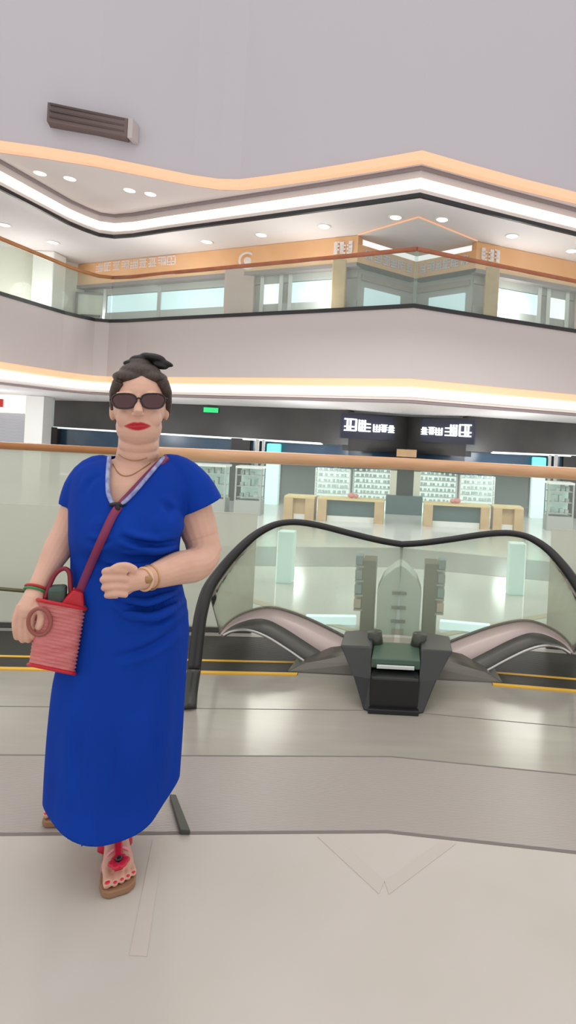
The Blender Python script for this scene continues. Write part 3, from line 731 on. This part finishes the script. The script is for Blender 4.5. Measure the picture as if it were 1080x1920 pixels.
# head
hc = P(262, 762, .0)
body.ell(hc + Vector((0, 0, .012)), (.078, .098, .112), MF, 28, 18)
body.ell(P(261, 800, .018), (.067, .078, .070), MF, 24, 14)         # jaw
body.ell(P(259, 822, .048), (.034, .030, .024), MF)                  # chin
for s in (-1, 1):
    body.ell(P(261 + s * 22, 784, .060), (.032, .028, .036), MF)      # cheek
    body.ell(P(262 + s * 50, 770, -.012), (.011, .020, .032), MF)     # ear
    body.ell(P(260 + s * 25, 752, .080), (.015, .012, .011), MF)      # eye
    body.ell(P(260 + s * 25, 739, .084), (.026, .012, .008), MF)      # brow
    body.ell(P(259 + s * 6, 776, .098), (.010, .011, .008), MF)       # nostril
body.tube([P(260, 742, .088), P(259, 758, .100), P(259, 771, .112), P(259, 777, .102)], [.010, .011, .014, .010], 10)
for x0, ddy in ((258, -4), (258, 4)):
    body.tube([P(x0 - 24, 799, .074), P(x0 - 12, 799 + ddy * 1.2, .086), P(x0, 799 + ddy * .9, .091), P(x0 + 12, 799 + ddy * 1.2, .086), P(x0 + 24, 799, .074)], [.003, .0065, .0075, .0065, .003], 10)
# neck and chest
body.tube([P(262, 800, -.015), P(260, 838, -.015), P(258, 868, -.022), P(256, 900, -.02)], [.060, .061, .068, .090], 20)
body.ell(P(260, 834, .014), (.058, .050, .040), MF)
body.ell(P(260, 850, -.002), (.060, .056, .05), MF)
body.loft([section(y, xl, xr, b, tc, -.014) for y, xl, xr, b, tc in ((862, 205, 312, .060, -.02), (878, 162, 342, .080, -.01), (905, 150, 348, .100, .0), (950, 148, 345, .118, .01), (1000, 148, 335, .128, .015), (1060, 148, 330, .118, .01), (1130, 148, 344, .125, .005), (1190, 140, 348, .130, 0), (1260, 150, 330, .12, 0))])
# legs and feet
fa = Vector((P(215, 1600, .0).x, P(215, 1600, .0).y, 0))
toe = W(222, 1688, 1.665); toe.z = 0
dirf = (Vector((toe.x, toe.y, 0)) - Vector((W(214, 1600, 1.86).x, 1.86, 0))); dirf.z = 0; dirf.normalize()
heel = Vector((toe.x, toe.y, 0)) - dirf * .235
sidef = Vector((-dirf.y, dirf.x, 0))
SOLE = .022
def foot(mb, heel, d, L=.235, knee=None):
    sd = Vector((-d.y, d.x, 0)); up = Vector((0, 0, 1))
    z0 = SOLE
    mb.loft([[heel + d * (L * q) + sd * (wd * math.cos(a)) + up * (z0 + hh / 2 + hh / 2 * math.sin(a)) for a in [2 * math.pi * j / 16 for j in range(16)]]
             for q, wd, hh in ((.0, .018, .03), (.05, .030, .055), (.2, .034, .080), (.4, .035, .070), (.58, .040, .050), (.70, .044, .038), (.80, .040, .024))])
    for k, (o, r, l) in enumerate(((-.029, .0125, 1.0), (-.0095, .0088, 1.0), (.0075, .0086, .98), (.0235, .0084, .95), (.038, .0084, .915))):
        s_ = -1 if mb is None else 1
        b = heel + d * (L * .74) + sd * o + up * (z0 + r + .004)
        mb.tube([b, heel + d * (L * (l - .07)) + sd * o * 1.05 + up * (z0 + r + .003), heel + d * (L * (l - .02)) + sd * o * 1.05 + up * (z0 + r * .8)], [r, r, r * .75], 10)
    if knee is not None:
        ank = heel + d * (L * .2) + up * (z0 + .075)
        mb.tube([heel + d * (L * .2) + up * (z0 + .03), ank, ank.lerp(knee, .45), knee], [.033, .032, .050, .058], 16)
hipR = P(205, 1230, 0); hipL = P(290, 1230, 0)
knee1 = P(245, 1430, .06); foot(body, heel, dirf, .235, knee1)
body.tube([knee1, P(262, 1330, .03), hipL], [.058, .075, .085], 16)
# rear foot turned to the left
h2 = W(158, 1566, 1.955); h2.z = 0
t2 = W(100, 1566, 1.93); t2.z = 0
d2 = Vector((N2.x - .35 * E2.x, N2.y - .35 * E2.y, 0)).normalized()
h2 = t2 - d2 * .235
knee2 = P(180, 1430, -.02); foot(body, h2, d2, .235, knee2)
body.tube([knee2, P(185, 1330, -.01), hipR], [.058, .075, .085], 16)
nl = MB()
for hh_, dd_ in ((heel, dirf), (h2, d2)):
    sdv = Vector((-dd_.y, dd_.x, 0))
    for o_, r_, l_ in ((-.029, .0125, 1.0), (-.0095, .0088, 1.0), (.0075, .0086, .98), (.0235, .0084, .95), (.038, .0084, .915)):
        nl.ell(hh_ + dd_ * (.235 * (l_ - .035)) + sdv * o_ * 1.05 + Vector((0, 0, SOLE + r_ * 1.75)), (r_ * .6, r_ * .6, .003), None, 10, 6)
# arms
shR, elR, wrR = P(176, 905, -.02), P(124, 1002, -.02), P(68, 1108, .07)
body.tube(smoothpath([shR, P(146, 950, -.025), elR, P(98, 1050, .02), wrR], 4), [.040, .042, .045, .045, .045, .045, .044, .043, .043, .043, .042, .040, .036, .032, .029, .027, .026], 18)
shL, elL, wrL = P(340, 895, -.02), P(376, 1040, .0), P(268, 1086, .20)
body.tube(smoothpath([shL, P(362, 960, -.02), P(378, 1010, -.015)], 5) + smoothpath([P(384, 1036, .0), P(368, 1058, .05), P(330, 1066, .11), P(296, 1078, .165), wrL], 4),
          [.062, .063, .064, .065, .064, .063, .062, .061, .060, .058, .056] + [.055, .055, .055, .055, .055, .055, .054, .053, .051, .049, .046, .043, .040, .037, .034, .031, .029], 18)
# left fist in front of the waist
pc = P(236, 1090, .225)
body.tube([wrL, P(254, 1088, .213), P(240, 1090, .220), P(228, 1091, .220)], [.029, .030, .033, .026], 16)
body.ell(P(238, 1092, .218), (.026, .019, .036), MF); body.ell(P(247, 1078, .226), (.020, .016, .020), MF)
for k, (yy, r, l) in enumerate(((1069, .0100, 0), (1084, .0104, 3), (1099, .0100, 1), (1113, .0090, -4))):
    body.tube(smoothpath([P(238, yy + 2, .243), P(218, yy, .256), P(203 - l, yy + 1, .246), P(197 - l, yy + 3, .226), P(208, yy + 4, .206), P(222, yy + 4, .205)], 3), [r * 1.05] * 8 + [r] * 5 + [r * .9] * 3, 12)
body.tube(smoothpath([P(252, 1070, .232), P(238, 1062, .245), P(222, 1062, .252), P(208, 1069, .258)], 3), [.013, .013, .0125, .012, .0115, .011, .011, .0105, .010, .009], 10)
# right hand gripping the ring of the bag
body.tube([wrR, P(62, 1124, .09), P(54, 1145, .10), P(50, 1158, .105)], [.027, .029, .034, .030], 16)
body.ell(P(54, 1143, .10), (.032, .020, .040), MF)
for k, (xx, yy, r) in enumerate(((28, 1158, .0080), (39, 1165, .0086), (50, 1167, .0084), (60, 1163, .0078))):
    body.tube(smoothpath([P(xx + 8 - k * 2, yy - 24, .112 + .004 * k), P(xx, yy + 4, .126), P(xx + 1, yy + 26, .130), P(xx + 4, yy + 38 - k * 2, .116), P(xx + 9, yy + 30, .098)], 3), [r] * 7 + [r * .95] * 3 + [r * .85] * 3, 10)
body.tube(smoothpath([P(68, 1132, .108), P(78, 1148, .130), P(76, 1166, .142), P(70, 1180, .142)], 3), [.013, .013, .012, .012, .0115, .011, .011, .0105, .010, .009], 10)

M_skin = mat('skin', (220, 178, 157), .5, rgb2=(211, 167, 146), nscale=14, bump=.05, bscale=180, spec=.3)
M_lip = mat('lipstick', (176, 18, 36), .35)
M_nail = mat('nail', (216, 40, 70), .25)
bme = rem(body, .0027, 4)
bme.materials.clear(); bme.materials.append(M_skin); bme.materials.append(M_lip)
base = Vector((C2.x, C2.y, 0))
for p in bme.polygons:
    p.use_smooth = True
    c = p.center; x, y = to_px(c)
att = bme.attributes.new('lip', 'FLOAT', 'POINT')
for v in bme.vertices:
    c = v.co; k = 0
    if (Vector((c.x, c.y)) - C2).dot(N2) > .05:
        x, y = to_px(c); e = abs(x - 258) / 26
        if e < 1.2:
            h_ = 8.2 * (1 - e ** 1.8) if e < 1 else -2
            if y < 799 and e < .25: h_ -= 1.6 * (1 - e / .25)
            k = max(0, min(1, (h_ - abs(y - 799)) / 2.5 + .5))
            if abs(y - 799) < .8 and e < .9: k = min(k, .9)
    att.data[v.index].value = k
_n, _l = M_skin.node_tree.nodes, M_skin.node_tree.links; _b = _n['Principled BSDF']
_src = _b.inputs['Base Color'].links[0].from_socket
_a = _n.new('ShaderNodeAttribute'); _a.attribute_name = 'lip'
_m = _n.new('ShaderNodeMix'); _m.data_type = 'RGBA'; _l.new(_a.outputs['Fac'], _m.inputs[0]); _l.new(_src, _m.inputs[6])
_m.inputs[7].default_value = (*lin((178, 22, 40)), 1); _l.new(_m.outputs[2], _b.inputs['Base Color'])
for v in bme.vertices: v.co -= base
person = bpy.data.objects.new('person', bme); COL.objects.link(person); person.location = base; person['wl'] = tuple(base)
tag(person, 'person in a long royal blue dress and sunglasses standing at left, fist at the waist', 'person')

def meshchild(me, name, m, parent):
    me.materials.clear(); me.materials.append(m)
    for p in me.polygons: p.use_smooth = True; p.material_index = 0
    for v in me.vertices: v.co -= Vector(parent['wl'])
    o = bpy.data.objects.new(name, me); COL.objects.link(o); o.parent = parent; o['wl'] = parent['wl']
    return o
nl.build('toenails', M_nail, person, 1, True)
# dress
dr = MB()
secs = [(856, 208, 310, .058, -.02), (866, 172, 336, .078, -.015), (880, 152, 352, .092, -.01), (905, 142, 356, .108, .0), (940, 138, 350, .124, .012), (980, 138, 342, .140, .022), (1008, 138, 337, .140, .022), (1032, 140, 335, .126, .012), (1060, 140, 335, .126, .008), (1100, 138, 340, .134, .010), (1150, 133, 350, .140, .008), (1200, 124, 352, .140, .005), (1260, 110, 347, .142, .005), (1330, 103, 341, .152, .01), (1400, 99, 336, .166, .012), (1460, 97, 331, .180, .012), (1505, 97, 327, .196, .02), (1560, 100, 322, .205, .03)]
rings = []
for y, xl, xr, b, tc in secs: rings.append(section(y, xl, xr, b, tc, 0, 2.1, 72))
fine = []
for j in range(72): fine.append(smoothpath([r[j] for r in rings], 5))
nr = len(fine[0]); R2 = []
for i in range(nr):
    ring = []
    for j in range(72):
        p = fine[j][i].copy(); th = 2 * math.pi * j / 72
        c = sum((fine[q][i] for q in range(0, 72, 6)), Vector()) / 12
        rdir = (p - c); rdir.z = 0; rdir.normalize()
        k = max(0, min(1, (p.z - 1.0) / -.8))               # skirt folds grow towards the hem
        amp = .010 * k
        p += rdir * (amp * math.sin(th * 7 + 1.2 + 1.5 * math.sin(i * .05)) * (0.5 + .5 * math.sin(th * 2 + .6)))
        ring.append(p)
    R2.append(ring)
dr.loft(R2)
# cap sleeves
dr.tube(smoothpath([P(300, 880, -.015), P(330, 890, -.015), P(356, 915, -.012), P(374, 950, -.010)], 3), [.052, .057, .062, .065, .068, .070, .073, .075, .077, .078], 26)
dr.tube(smoothpath([P(205, 880, -.015), P(178, 890, -.018), P(158, 916, -.022), P(148, 950, -.025)], 3), [.048, .052, .056, .057, .058, .058, .058, .058, .058, .057], 26)
# bust
dr.ell(P(295, 985, .075), (.080, .080, .070), MF); dr.ell(P(205, 985, .075), (.078, .080, .070), MF)
# draped fold roll below the waist
for yy, amp, th_ in ((1128, 14, .013), (1150, 18, .011), (1030, 8, .012), (1058, 10, .009)):
    dr.tube(smoothpath([P(200 + (yy > 1100) * 15, yy - 4, .132), P(250, yy + amp * .4, .148), P(300, yy - amp * .1, .132), P(332, yy - amp, .09)], 4), [1.15 * th_ * q for q in (.4, .6, .8, .9, 1, 1, 1, 1, 1, .9, .8, .6, .4)], 10)
dme = rem(dr, .0045, 3)
def inpoly(x, y, poly):
    c = False; n = len(poly)
    for i in range(n):
        x1, y1 = poly[i]; x2, y2 = poly[i - 1]
        if (y1 > y) != (y2 > y) and x < (x2 - x1) * (y - y1) / (y2 - y1) + x1: c = not c
    return c
VN = [(205, 800), (205, 858), (202, 890), (203, 925), (212, 946), (228, 946), (250, 925), (280, 890), (300, 866), (312, 848), (312, 800)]
def hem_z(c):
    l = (Vector((c.x, c.y)) - C2).dot(E2) - HEMC
    return .160 + .065 * (abs(l) / .19) ** 2.2
HEMC = (Vector(P(212, 1500).xy) - C2).dot(E2)
bm = bmesh.new(); bm.from_mesh(dme); kill = []
for f in bm.faces:
    c = f.calc_center_median(); x, y = to_px(c); tt = (Vector((c.x, c.y)) - C2).dot(N2)
    if tt > -.03 and inpoly(x, y, VN): kill.append(f)
    elif c.z < hem_z(c): kill.append(f)
    elif tt <= -.03 and 205 < x < 312 and c.z > P(258, 858).z: kill.append(f)
bmesh.ops.delete(bm, geom=kill, context='FACES')
for v in bm.verts:
    if v.is_boundary and v.co.z < .45: v.co.z = hem_z(v.co)
# creases in the cloth, pressed in along lines over the front
CREASE = [([(222, 1004), (255, 1016), (295, 1021), (334, 1014)], 5.5, .017), ([(160, 1012), (185, 1018), (212, 1012)], 5, .008), ([(322, 980), (318, 955), (296, 938)], 6, .008),
          ([(215, 1118), (240, 1136), (275, 1143), (312, 1132), (344, 1112)], 6, .018), ([(250, 1168), (290, 1166), (325, 1150), (350, 1135)], 5, .008),
          ([(205, 1235), (260, 1222), (310, 1196), (352, 1160)], 7, .009), ([(160, 1040), (200, 1062), (240, 1060)], 6, .006), ([(300, 1290), (292, 1400), (286, 1540)], 10, .010),
          ([(160, 1300), (146, 1400), (150, 1520)], 10, .008), ([(238, 1330), (222, 1430), (214, 1560)], 12, .007), ([(160, 930), (168, 905), (190, 890)], 5, .005)]
CP = []
for pts_, w_, d_ in CREASE:
    q_ = smoothpath([Vector((x, y, 0)) for x, y in pts_], 8); CP.append((q_, w_, d_, min(p.y for p in q_) - 40, max(p.y for p in q_) + 40, min(p.x for p in q_) - 40, max(p.x for p in q_) + 40))
bm.normal_update()
mv = []
for v in bm.verts:
    if (v.co.xy - C2).dot(N2) < .01: continue
    x, y = to_px(v.co); dd = 0
    for q_, w_, d_, y0, y1, x0, x1 in CP:
        if not (y0 < y < y1 and x0 < x < x1): continue
        best = 1e9; bi = 0
        for i_ in range(len(q_) - 1):
            p, p2 = q_[i_], q_[i_ + 1]; ax_, ay_ = p2.x - p.x, p2.y - p.y
            t_ = max(0, min(1, ((x - p.x) * ax_ + (y - p.y) * ay_) / (ax_ * ax_ + ay_ * ay_ + 1e-9)))
            e_ = (p.x + ax_ * t_ - x) ** 2 + (p.y + ay_ * t_ - y) ** 2
            if e_ < best: best = e_; bi = i_ + t_
        en = min(1, min(bi, len(q_) - 1 - bi) / 9)
        dd -= d_ * en * math.exp(-best / (w_ * w_)); 
        rr = math.sqrt(best) - 2.0 * w_
        dd += d_ * .8 * en * math.exp(-rr * rr / (w_ * w_ * 1.6))
    if dd: mv.append((v, v.normal * dd))
for v, m_ in mv: v.co += m_
bm.to_mesh(dme); bm.free()
M_dress = mat('dress_blue', (10, 60, 162), .75, rgb2=(9, 53, 150), nscale=5, bump=.25, bscale=24, stretch=(1, 1, .35), spec=.12)
dress = meshchild(dme, 'dress', M_dress, person)
sd_ = dress.modifiers.new('thick', 'SOLIDIFY'); sd_.thickness = .003; sd_.offset = -1
# neckline trim following the dress surface
def surf_t(x, y, lo=-.1, hi=.3):        # nearest dress/body surface towards the viewer along a pixel
    best = -9
    for me in (SURF): 
        pass
    return best
from mathutils.bvhtree import BVHTree
bvhs = []
for me in (dme, bme):
    bvhs.append(BVHTree.FromPolygons([v.co + base for v in me.vertices], [tuple(p.vertices) for p in me.polygons]))
CAMP = Vector((0, 0, HC))
def hit(x, y, lift=.004, which=(0, 1), default=.1):
    u, w = UW(x, y); r = Vector((u / F, 1, w / F)).normalized(); best = None
    for k in which:
        h = bvhs[k].ray_cast(CAMP, r)
        if h[0] is not None and (best is None or h[3] < best): best = h[3]
    if best is None: return P(x, y, default)
    return CAMP + r * (best - lift)
def draped2(line, outer, lift=.002, n=6):
    A = smoothpath([Vector((x, y, 0)) for x, y in line], n); B = smoothpath([Vector((x, y, 0)) for x, y in outer], n); out = []
    for a_, b_ in zip(A, B):
        dist = (hit(b_.x, b_.y, lift, (0,)) - CAMP).length; u, w = UW(a_.x, a_.y); out.append(dist)
    for _ in range(4): out = [out[0]] + [(out[i - 1] + out[i] * 2 + out[i + 1]) / 4 for i in range(1, len(out) - 1)] + [out[-1]]
    res = []
    for a_, q in zip(A, out):
        u, w = UW(a_.x, a_.y); res.append(CAMP + Vector((u / F, 1, w / F)).normalized() * q)
    return res
def draped(pts, n=6, lift=.004, which=(0, 1)):
    q = smoothpath([Vector((x, y, 0)) for x, y in pts], n)
    H = [hit(p.x, p.y, lift, which) for p in q]
    for _ in range(6): H = [H[0]] + [(H[i - 1] + H[i] * 2 + H[i + 1]) / 4 for i in range(1, len(H) - 1)] + [H[-1]]
    return H
M_trim = mat('neck_trim', (168, 172, 206), .5, rgb2=(110, 122, 178), nscale=60)
nt = MB(); nt.tube(draped2([(205, 857), (202, 890), (203, 925), (212, 946)], [(198, 860), (194, 890), (194, 928), (206, 954)]), .0062, 8); nt.tube(draped2([(306, 858), (300, 866), (280, 890), (250, 925), (228, 946)], [(314, 864), (306, 874), (286, 898), (256, 933), (234, 954)]), .0062, 8)
nt.build('neckline_trim', M_trim, dress, 1, True)
nb = MB(); nb.ell(hit(220, 946, .006), (.024, .008, .007), MF)
nb.ell(hit(220, 953, .006), (.008, .006, .012), MF)
nb.build('dark_clasp', mat('clasp', (34, 30, 40), .35, .3), dress, 1, True)
# necklace
nk = MB(); nk.tube(draped([(222, 852), (240, 862), (258, 864), (276, 858)], 5, .002, (1,)), .0016, 6)
nk.tube(draped([(212, 870), (222, 888), (238, 893), (256, 886), (282, 868)], 5, .002, (1,)), .0016, 6)
nk.build('necklace', mat('gold_chain', (176, 140, 96), .3, .8), person, 1, True)

# hair
hr = MB()
hr.ell(P(264, 738, -.030), (.086, .094, .094), MF, 28, 16)
hr.ell(P(264, 762, -.058), (.080, .066, .105), MF, 24, 14)
hr.ell(P(246, 708, .030), (.054, .045, .024), MF); hr.ell(P(283, 708, .028), (.050, .045, .024), MF)
hr.ell(P(264, 700, .0), (.064, .07, .036), MF)
hr.ell(P(262, 686, -.01), (.040, .042, .030), MF)
for s in (-1, 1): hr.tube(smoothpath([P(264 + s * 40, 716, .05), P(264 + s * 48, 735, .04), P(264 + s * 51, 758, .01), P(264 + s * 50, 785, -.02)], 3), [.02, .019, .018, .017, .015, .013, .012, .010, .008, .006], 10)
R = random.Random(3)
for k in range(46):
    a = R.uniform(-1, 1); x0 = 262 + a * 40
    hr.tube(smoothpath([P(262 + a * 44, 722 - 8 * (1 - a * a), .062 - abs(a) * .03), P(262 + a * 40, 706 - 4 * (1 - a * a), .055 - abs(a) * .02), P(264 + a * 24, 692, .03), P(266 + a * 12, 684, .0)], 3), .0042, 6)
hme = rem(hr, .0036, 1)
M_hair = mat('hair', (52, 42, 38), .42, rgb2=(74, 58, 48), nscale=30, stretch=(5, 5, 1), bump=.4, bscale=90)
hair = meshchild(hme, 'hair', M_hair, person)
bw = MB()
for (x, y, tt, a, b, c, rz) in ((262, 673, -.005, .030, .024, .013, .12), (290, 671, .0, .034, .024, .014, -.12), (308, 680, .0, .030, .018, .010, -.30), (276, 668, .0, .022, .02, .012, 0), (300, 686, .0, .026, .02, .011, -.15), (243, 680, .0, .020, .018, .009, .2)):
    Mx = MF @ Matrix.Rotation(rz * -1, 3, 'Y')
    bw.ell(P(x, y, tt), (a, b, c), Mx)
bme2 = rem(bw, .004, 1)
meshchild(bme2, 'hair_bow', mat('bow_black', (20, 19, 22), .6, bump=.3, bscale=50), hair)
# sunglasses
sg = thing('sunglasses', '', '', tuple(base)); del sg['label']; del sg['category']; sg.parent = person; sg.location = (0, 0, 0)
sg['wl'] = tuple(base)
def lens_outline(cx, s, k=1.0):
    out = []
    for j in range(24):
        a = 2 * math.pi * j / 24; c, q = math.cos(a), math.sin(a)
        xx = math.copysign(abs(c) ** .7, c) * 23 * k; yy = -math.copysign(abs(q) ** .75, q) * 14 * k
        if q < 0: xx *= .9
        dx = cx + xx
        curve = .108 - ((dx - 260) / 52) ** 2 * .030
        out.append(P(dx, 752 + yy - s * xx * .02 * 0, curve))
    return out
M_frame = mat('frame_dark', (40, 22, 24), .3); M_lens = mat('lens_brown', (72, 26, 32), .12, spec=.6)
for s, cx in ((-1, 233), (1, 287)):
    o1 = lens_outline(cx, s); nb_ = MF @ Vector((0, -.004, 0))
    MB().prism(o1, nb_).build('lens', M_lens, sg)
    MB().tube(o1, .0028, 8, closed=True).build('rim', M_frame, sg, 1, True)
    MB().tube([P(260 + s * 50, 746, .078), P(260 + s * 54, 748, .04), P(260 + s * 53, 754, -.02)], .003, 8).build('temple', M_frame, sg, 1, True)
MB().tube([P(256, 748, .108), P(260, 746, .112), P(264, 748, .108)], .0028, 8).build('bridge', M_frame, sg, 1, True)

# bracelets
def bangle(c, axis, r, rr, m, name, parent, flat=1):
    axis = Vector(axis).normalized(); a = axis.cross(Vector((0, 0, 1)) if abs(axis.z) < .9 else Vector((1, 0, 0))).normalized(); b = axis.cross(a)
    ring = [c + a * r * math.cos(2 * math.pi * j / 28) + b * r * math.sin(2 * math.pi * j / 28) for j in range(28)]
    return MB().tube(ring, rr, 8, closed=True).build(name, m, parent, 1, True)
ax = (wrR - P(98, 1050, .02))
br = bangle(P(70, 1104, .066), ax, .032, .0036, mat('red_cord', (186, 44, 44), .5), 'bracelet', person)
bangle(P(67.5, 1109, .072), ax, .0315, .003, mat('green_cord', (46, 140, 80), .5), 'bracelet', person)
ax2 = (wrL - P(330, 1066, .11))
bangle(P(281, 1083, .183), ax2, .0365, .0026, mat('gold_bangle', (196, 156, 104), .3, .7), 'bracelet', person)
wt = bangle(P(270, 1086, .198), ax2, .0325, .0045, mat('watch_strap', (222, 186, 148), .4), 'wristwatch', person)
q = MB(); q.ell(P(277, 1083, .190) + MF @ Vector((0, .037, .003)), (.013, .005, .011), MF); q.build('watch_face', mat('watch_face', (170, 130, 92), .25, .5), wt, 1, True)

# sandals
M_sole = mat('sandal_sole', (150, 112, 84), .6); M_strap = mat('sandal_red', (206, 32, 66), .4); M_stpink = mat('sandal_pink', (232, 150, 160), .4)
def sandal(heel, d, L, strapm, flower):
    sd = Vector((-d.y, d.x, 0)); up = Vector((0, 0, 1))
    t = bpy.data.objects.new('sandal', None); COL.objects.link(t); t.parent = person; t['wl'] = tuple(base); t.empty_display_size = .05
    outl = [(-.02, .030), (.12, .036), (.4, .036), (.62, .044), (.8, .049), (.95, .044), (1.02, .026)]
    poly = [heel + d * (L * q) + sd * w for q, w in outl] + [heel + d * (L * q) - sd * w for q, w in outl[::-1]]
    MB().prism([p + up * .002 for p in poly], up * (SOLE - .002)).build('sole', M_sole, t, bevel=.004)
    def arch(q, w, h, rr, name, m, fl=.35):
        c = heel + d * (L * q)
        pts = [c + sd * (w * math.cos(a)) + up * (SOLE + h * math.sin(a)) for a in [math.pi * j / 14 for j in range(15)]]
        MB().tube(pts, rr, 10, fl).build(name, m, t, 1, True)
    arch(.24, .040, .094, .016, 'ankle_strap', strapm)
    arch(.60, .042, .058, .0045, 'toe_strap', M_stpink, .6)
    # instep strap
    MB().tube(smoothpath([heel + d * (L * .26) + up * (SOLE + .090), heel + d * (L * .46) + up * (SOLE + .074), heel + d * (L * .64) + up * (SOLE + .054), heel + d * (L * .84) + up * (SOLE + .028)], 4), .012, 10, .4).build('instep_strap', strapm, t, 1, True)
    if flower:
        c = heel + d * (L * .80) + up * (SOLE + .046); f = MB()
        for j in range(6):
            a = 2 * math.pi * j / 6; f.ell(c + (sd * math.cos(a) + d * math.sin(a)) * .017, (.013, .013, .007))
        fo = f.build('flower', M_strap, t, 1, True)
        MB().ell(c + up * .006 - d * .004, (.010, .010, .007)).build('flower_centre', mat('dark_bead', (44, 34, 40), .3), t, 1, True)
sandal(heel, dirf, .235, M_strap, True)
sandal(h2, d2, .235, mat('sandal_brown', (120, 66, 62), .5), False)

# ------------------------------------------------------------------ the bag
bl = P(95, 1250, .09)
bag = thing('woven_bag', 'pink woven basket bag with red rim held against the blue dress', 'bag', (bl.x, bl.y, P(95, 1256, .09).z))
def bagcol(q):       # outline of the front at height fraction q (0 top, 1 bottom), px
    tl, tr, brr, bll = Vector((72, 1124)), Vector((160, 1142)), Vector((140, 1264)), Vector((54, 1246))
    return tl.lerp(bll, q), tr.lerp(brr, q)
NB = 17; rings = []
for i in range(NB * 4 + 1):
    q = i / (NB * 4); a, b = bagcol(q); bulge = .0025 * math.sin(i / 4 * 2 * math.pi)
    mid = (a + b) / 2; nrm = 40; ring = []
    for j in range(nrm):
        th = 2 * math.pi * j / nrm; c, s_ = math.cos(th), math.sin(th)
        c2 = math.copysign(abs(c) ** .45, c); s2 = math.copysign(abs(s_) ** .55, s_)
        px_ = mid + (b - a) / 2 * c2
        g = bulge * (1.0 if c2 > -.2 else .35)
        ring.append(P(px_.x, px_.y, .095 + .05 * s2) + MF @ Vector((c2 * g, s2 * g, 0)))
    rings.append(ring)
bgm = MB(); bgm.loft(rings)
M_bag = mat('woven_pink', (216, 132, 130), .55, rgb2=(200, 108, 110), nscale=12, bump=.35, bscale=70, stretch=(1, 1, 6))
bgm.build('basket', M_bag, bag, 1, True)
M_red = mat('bag_red', (190, 22, 40), .45)
def rimring(q, grow):
    a, b = bagcol(q); mid = (a + b) / 2; out = []
    for j in range(40):
        th = 2 * math.pi * j / 40; c, s_ = math.cos(th), math.sin(th); c2 = math.copysign(abs(c) ** .45, c); s2 = math.copysign(abs(s_) ** .55, s_)
        px_ = mid + (b - a) / 2 * c2; out.append(P(px_.x, px_.y, .095 + .05 * s2) + MF @ Vector((c2 * grow, s2 * grow, 0)))
    return out
MB().tube(rimring(.0, .002), .005, 8, closed=True).build('rim', M_red, bag, 1, True)
MB().tube(rimring(.995, .001), .005, 8, closed=True).build('base_piping', M_red, bag, 1, True)
MB().prism([P(112, 1136, .13), P(158, 1144, .13), P(156, 1112, .12), P(138, 1106, .12), P(124, 1120, .125)], MF @ Vector((0, -.05, 0))).build('flap', M_red, bag, bevel=.006)
MB().tube(smoothpath([P(84, 1124, .10), P(92, 1100, .09), P(104, 1076, .08), P(120, 1066, .08), P(130, 1074, .085), P(132, 1100, .095), P(134, 1126, .10)], 4), .0065, 10).build('handle', mat('handle_maroon', (128, 24, 44), .5), bag, 1, True)
ringp = [P(74 + 21 * math.cos(2 * math.pi * j / 28), 1166 + 25 * math.sin(2 * math.pi * j / 28), .152) for j in range(28)]
MB().tube(ringp, .0055, 8, closed=True).build('ring_handle', mat('ring_brown', (150, 84, 74), .5), bag, 1, True)
MB().ell(P(158, 1142, .12), (.008, .008, .012), MF).build('buckle', mat('buckle_dark', (50, 46, 44), .4), bag, 1, True)
MB().box(P(108, 1114, .09), (.045, .05, .05), .4).build('content', mat('dark_green_cloth', (70, 92, 84), .7), bag, bevel=.01)
st = draped([(148, 1112), (160, 1082), (178, 1040), (198, 995), (216, 958), (236, 936), (262, 908), (290, 878), (314, 856)], 6, .007)
sides = MF @ Vector((.9, 0, .45))
stm = MB(); n = len(st)
A_ = []; B_ = []
for i, p in enumerate(st):
    tg = (st[min(i + 1, n - 1)] - st[max(i - 1, 0)]).normalized(); w = tg.cross(MF @ Vector((0, 1, 0))).normalized() * .0115
    A_.append(p - w); B_.append(p + w)
stm.strip(A_, B_, MF @ Vector((0, .004, 0))).build('strap', mat('strap_purple', (112, 46, 104), .5, rgb2=(140, 40, 70), nscale=18), bag, 1, True)

for o in list(bpy.data.objects):
    if 'wl' in o: del o['wl']
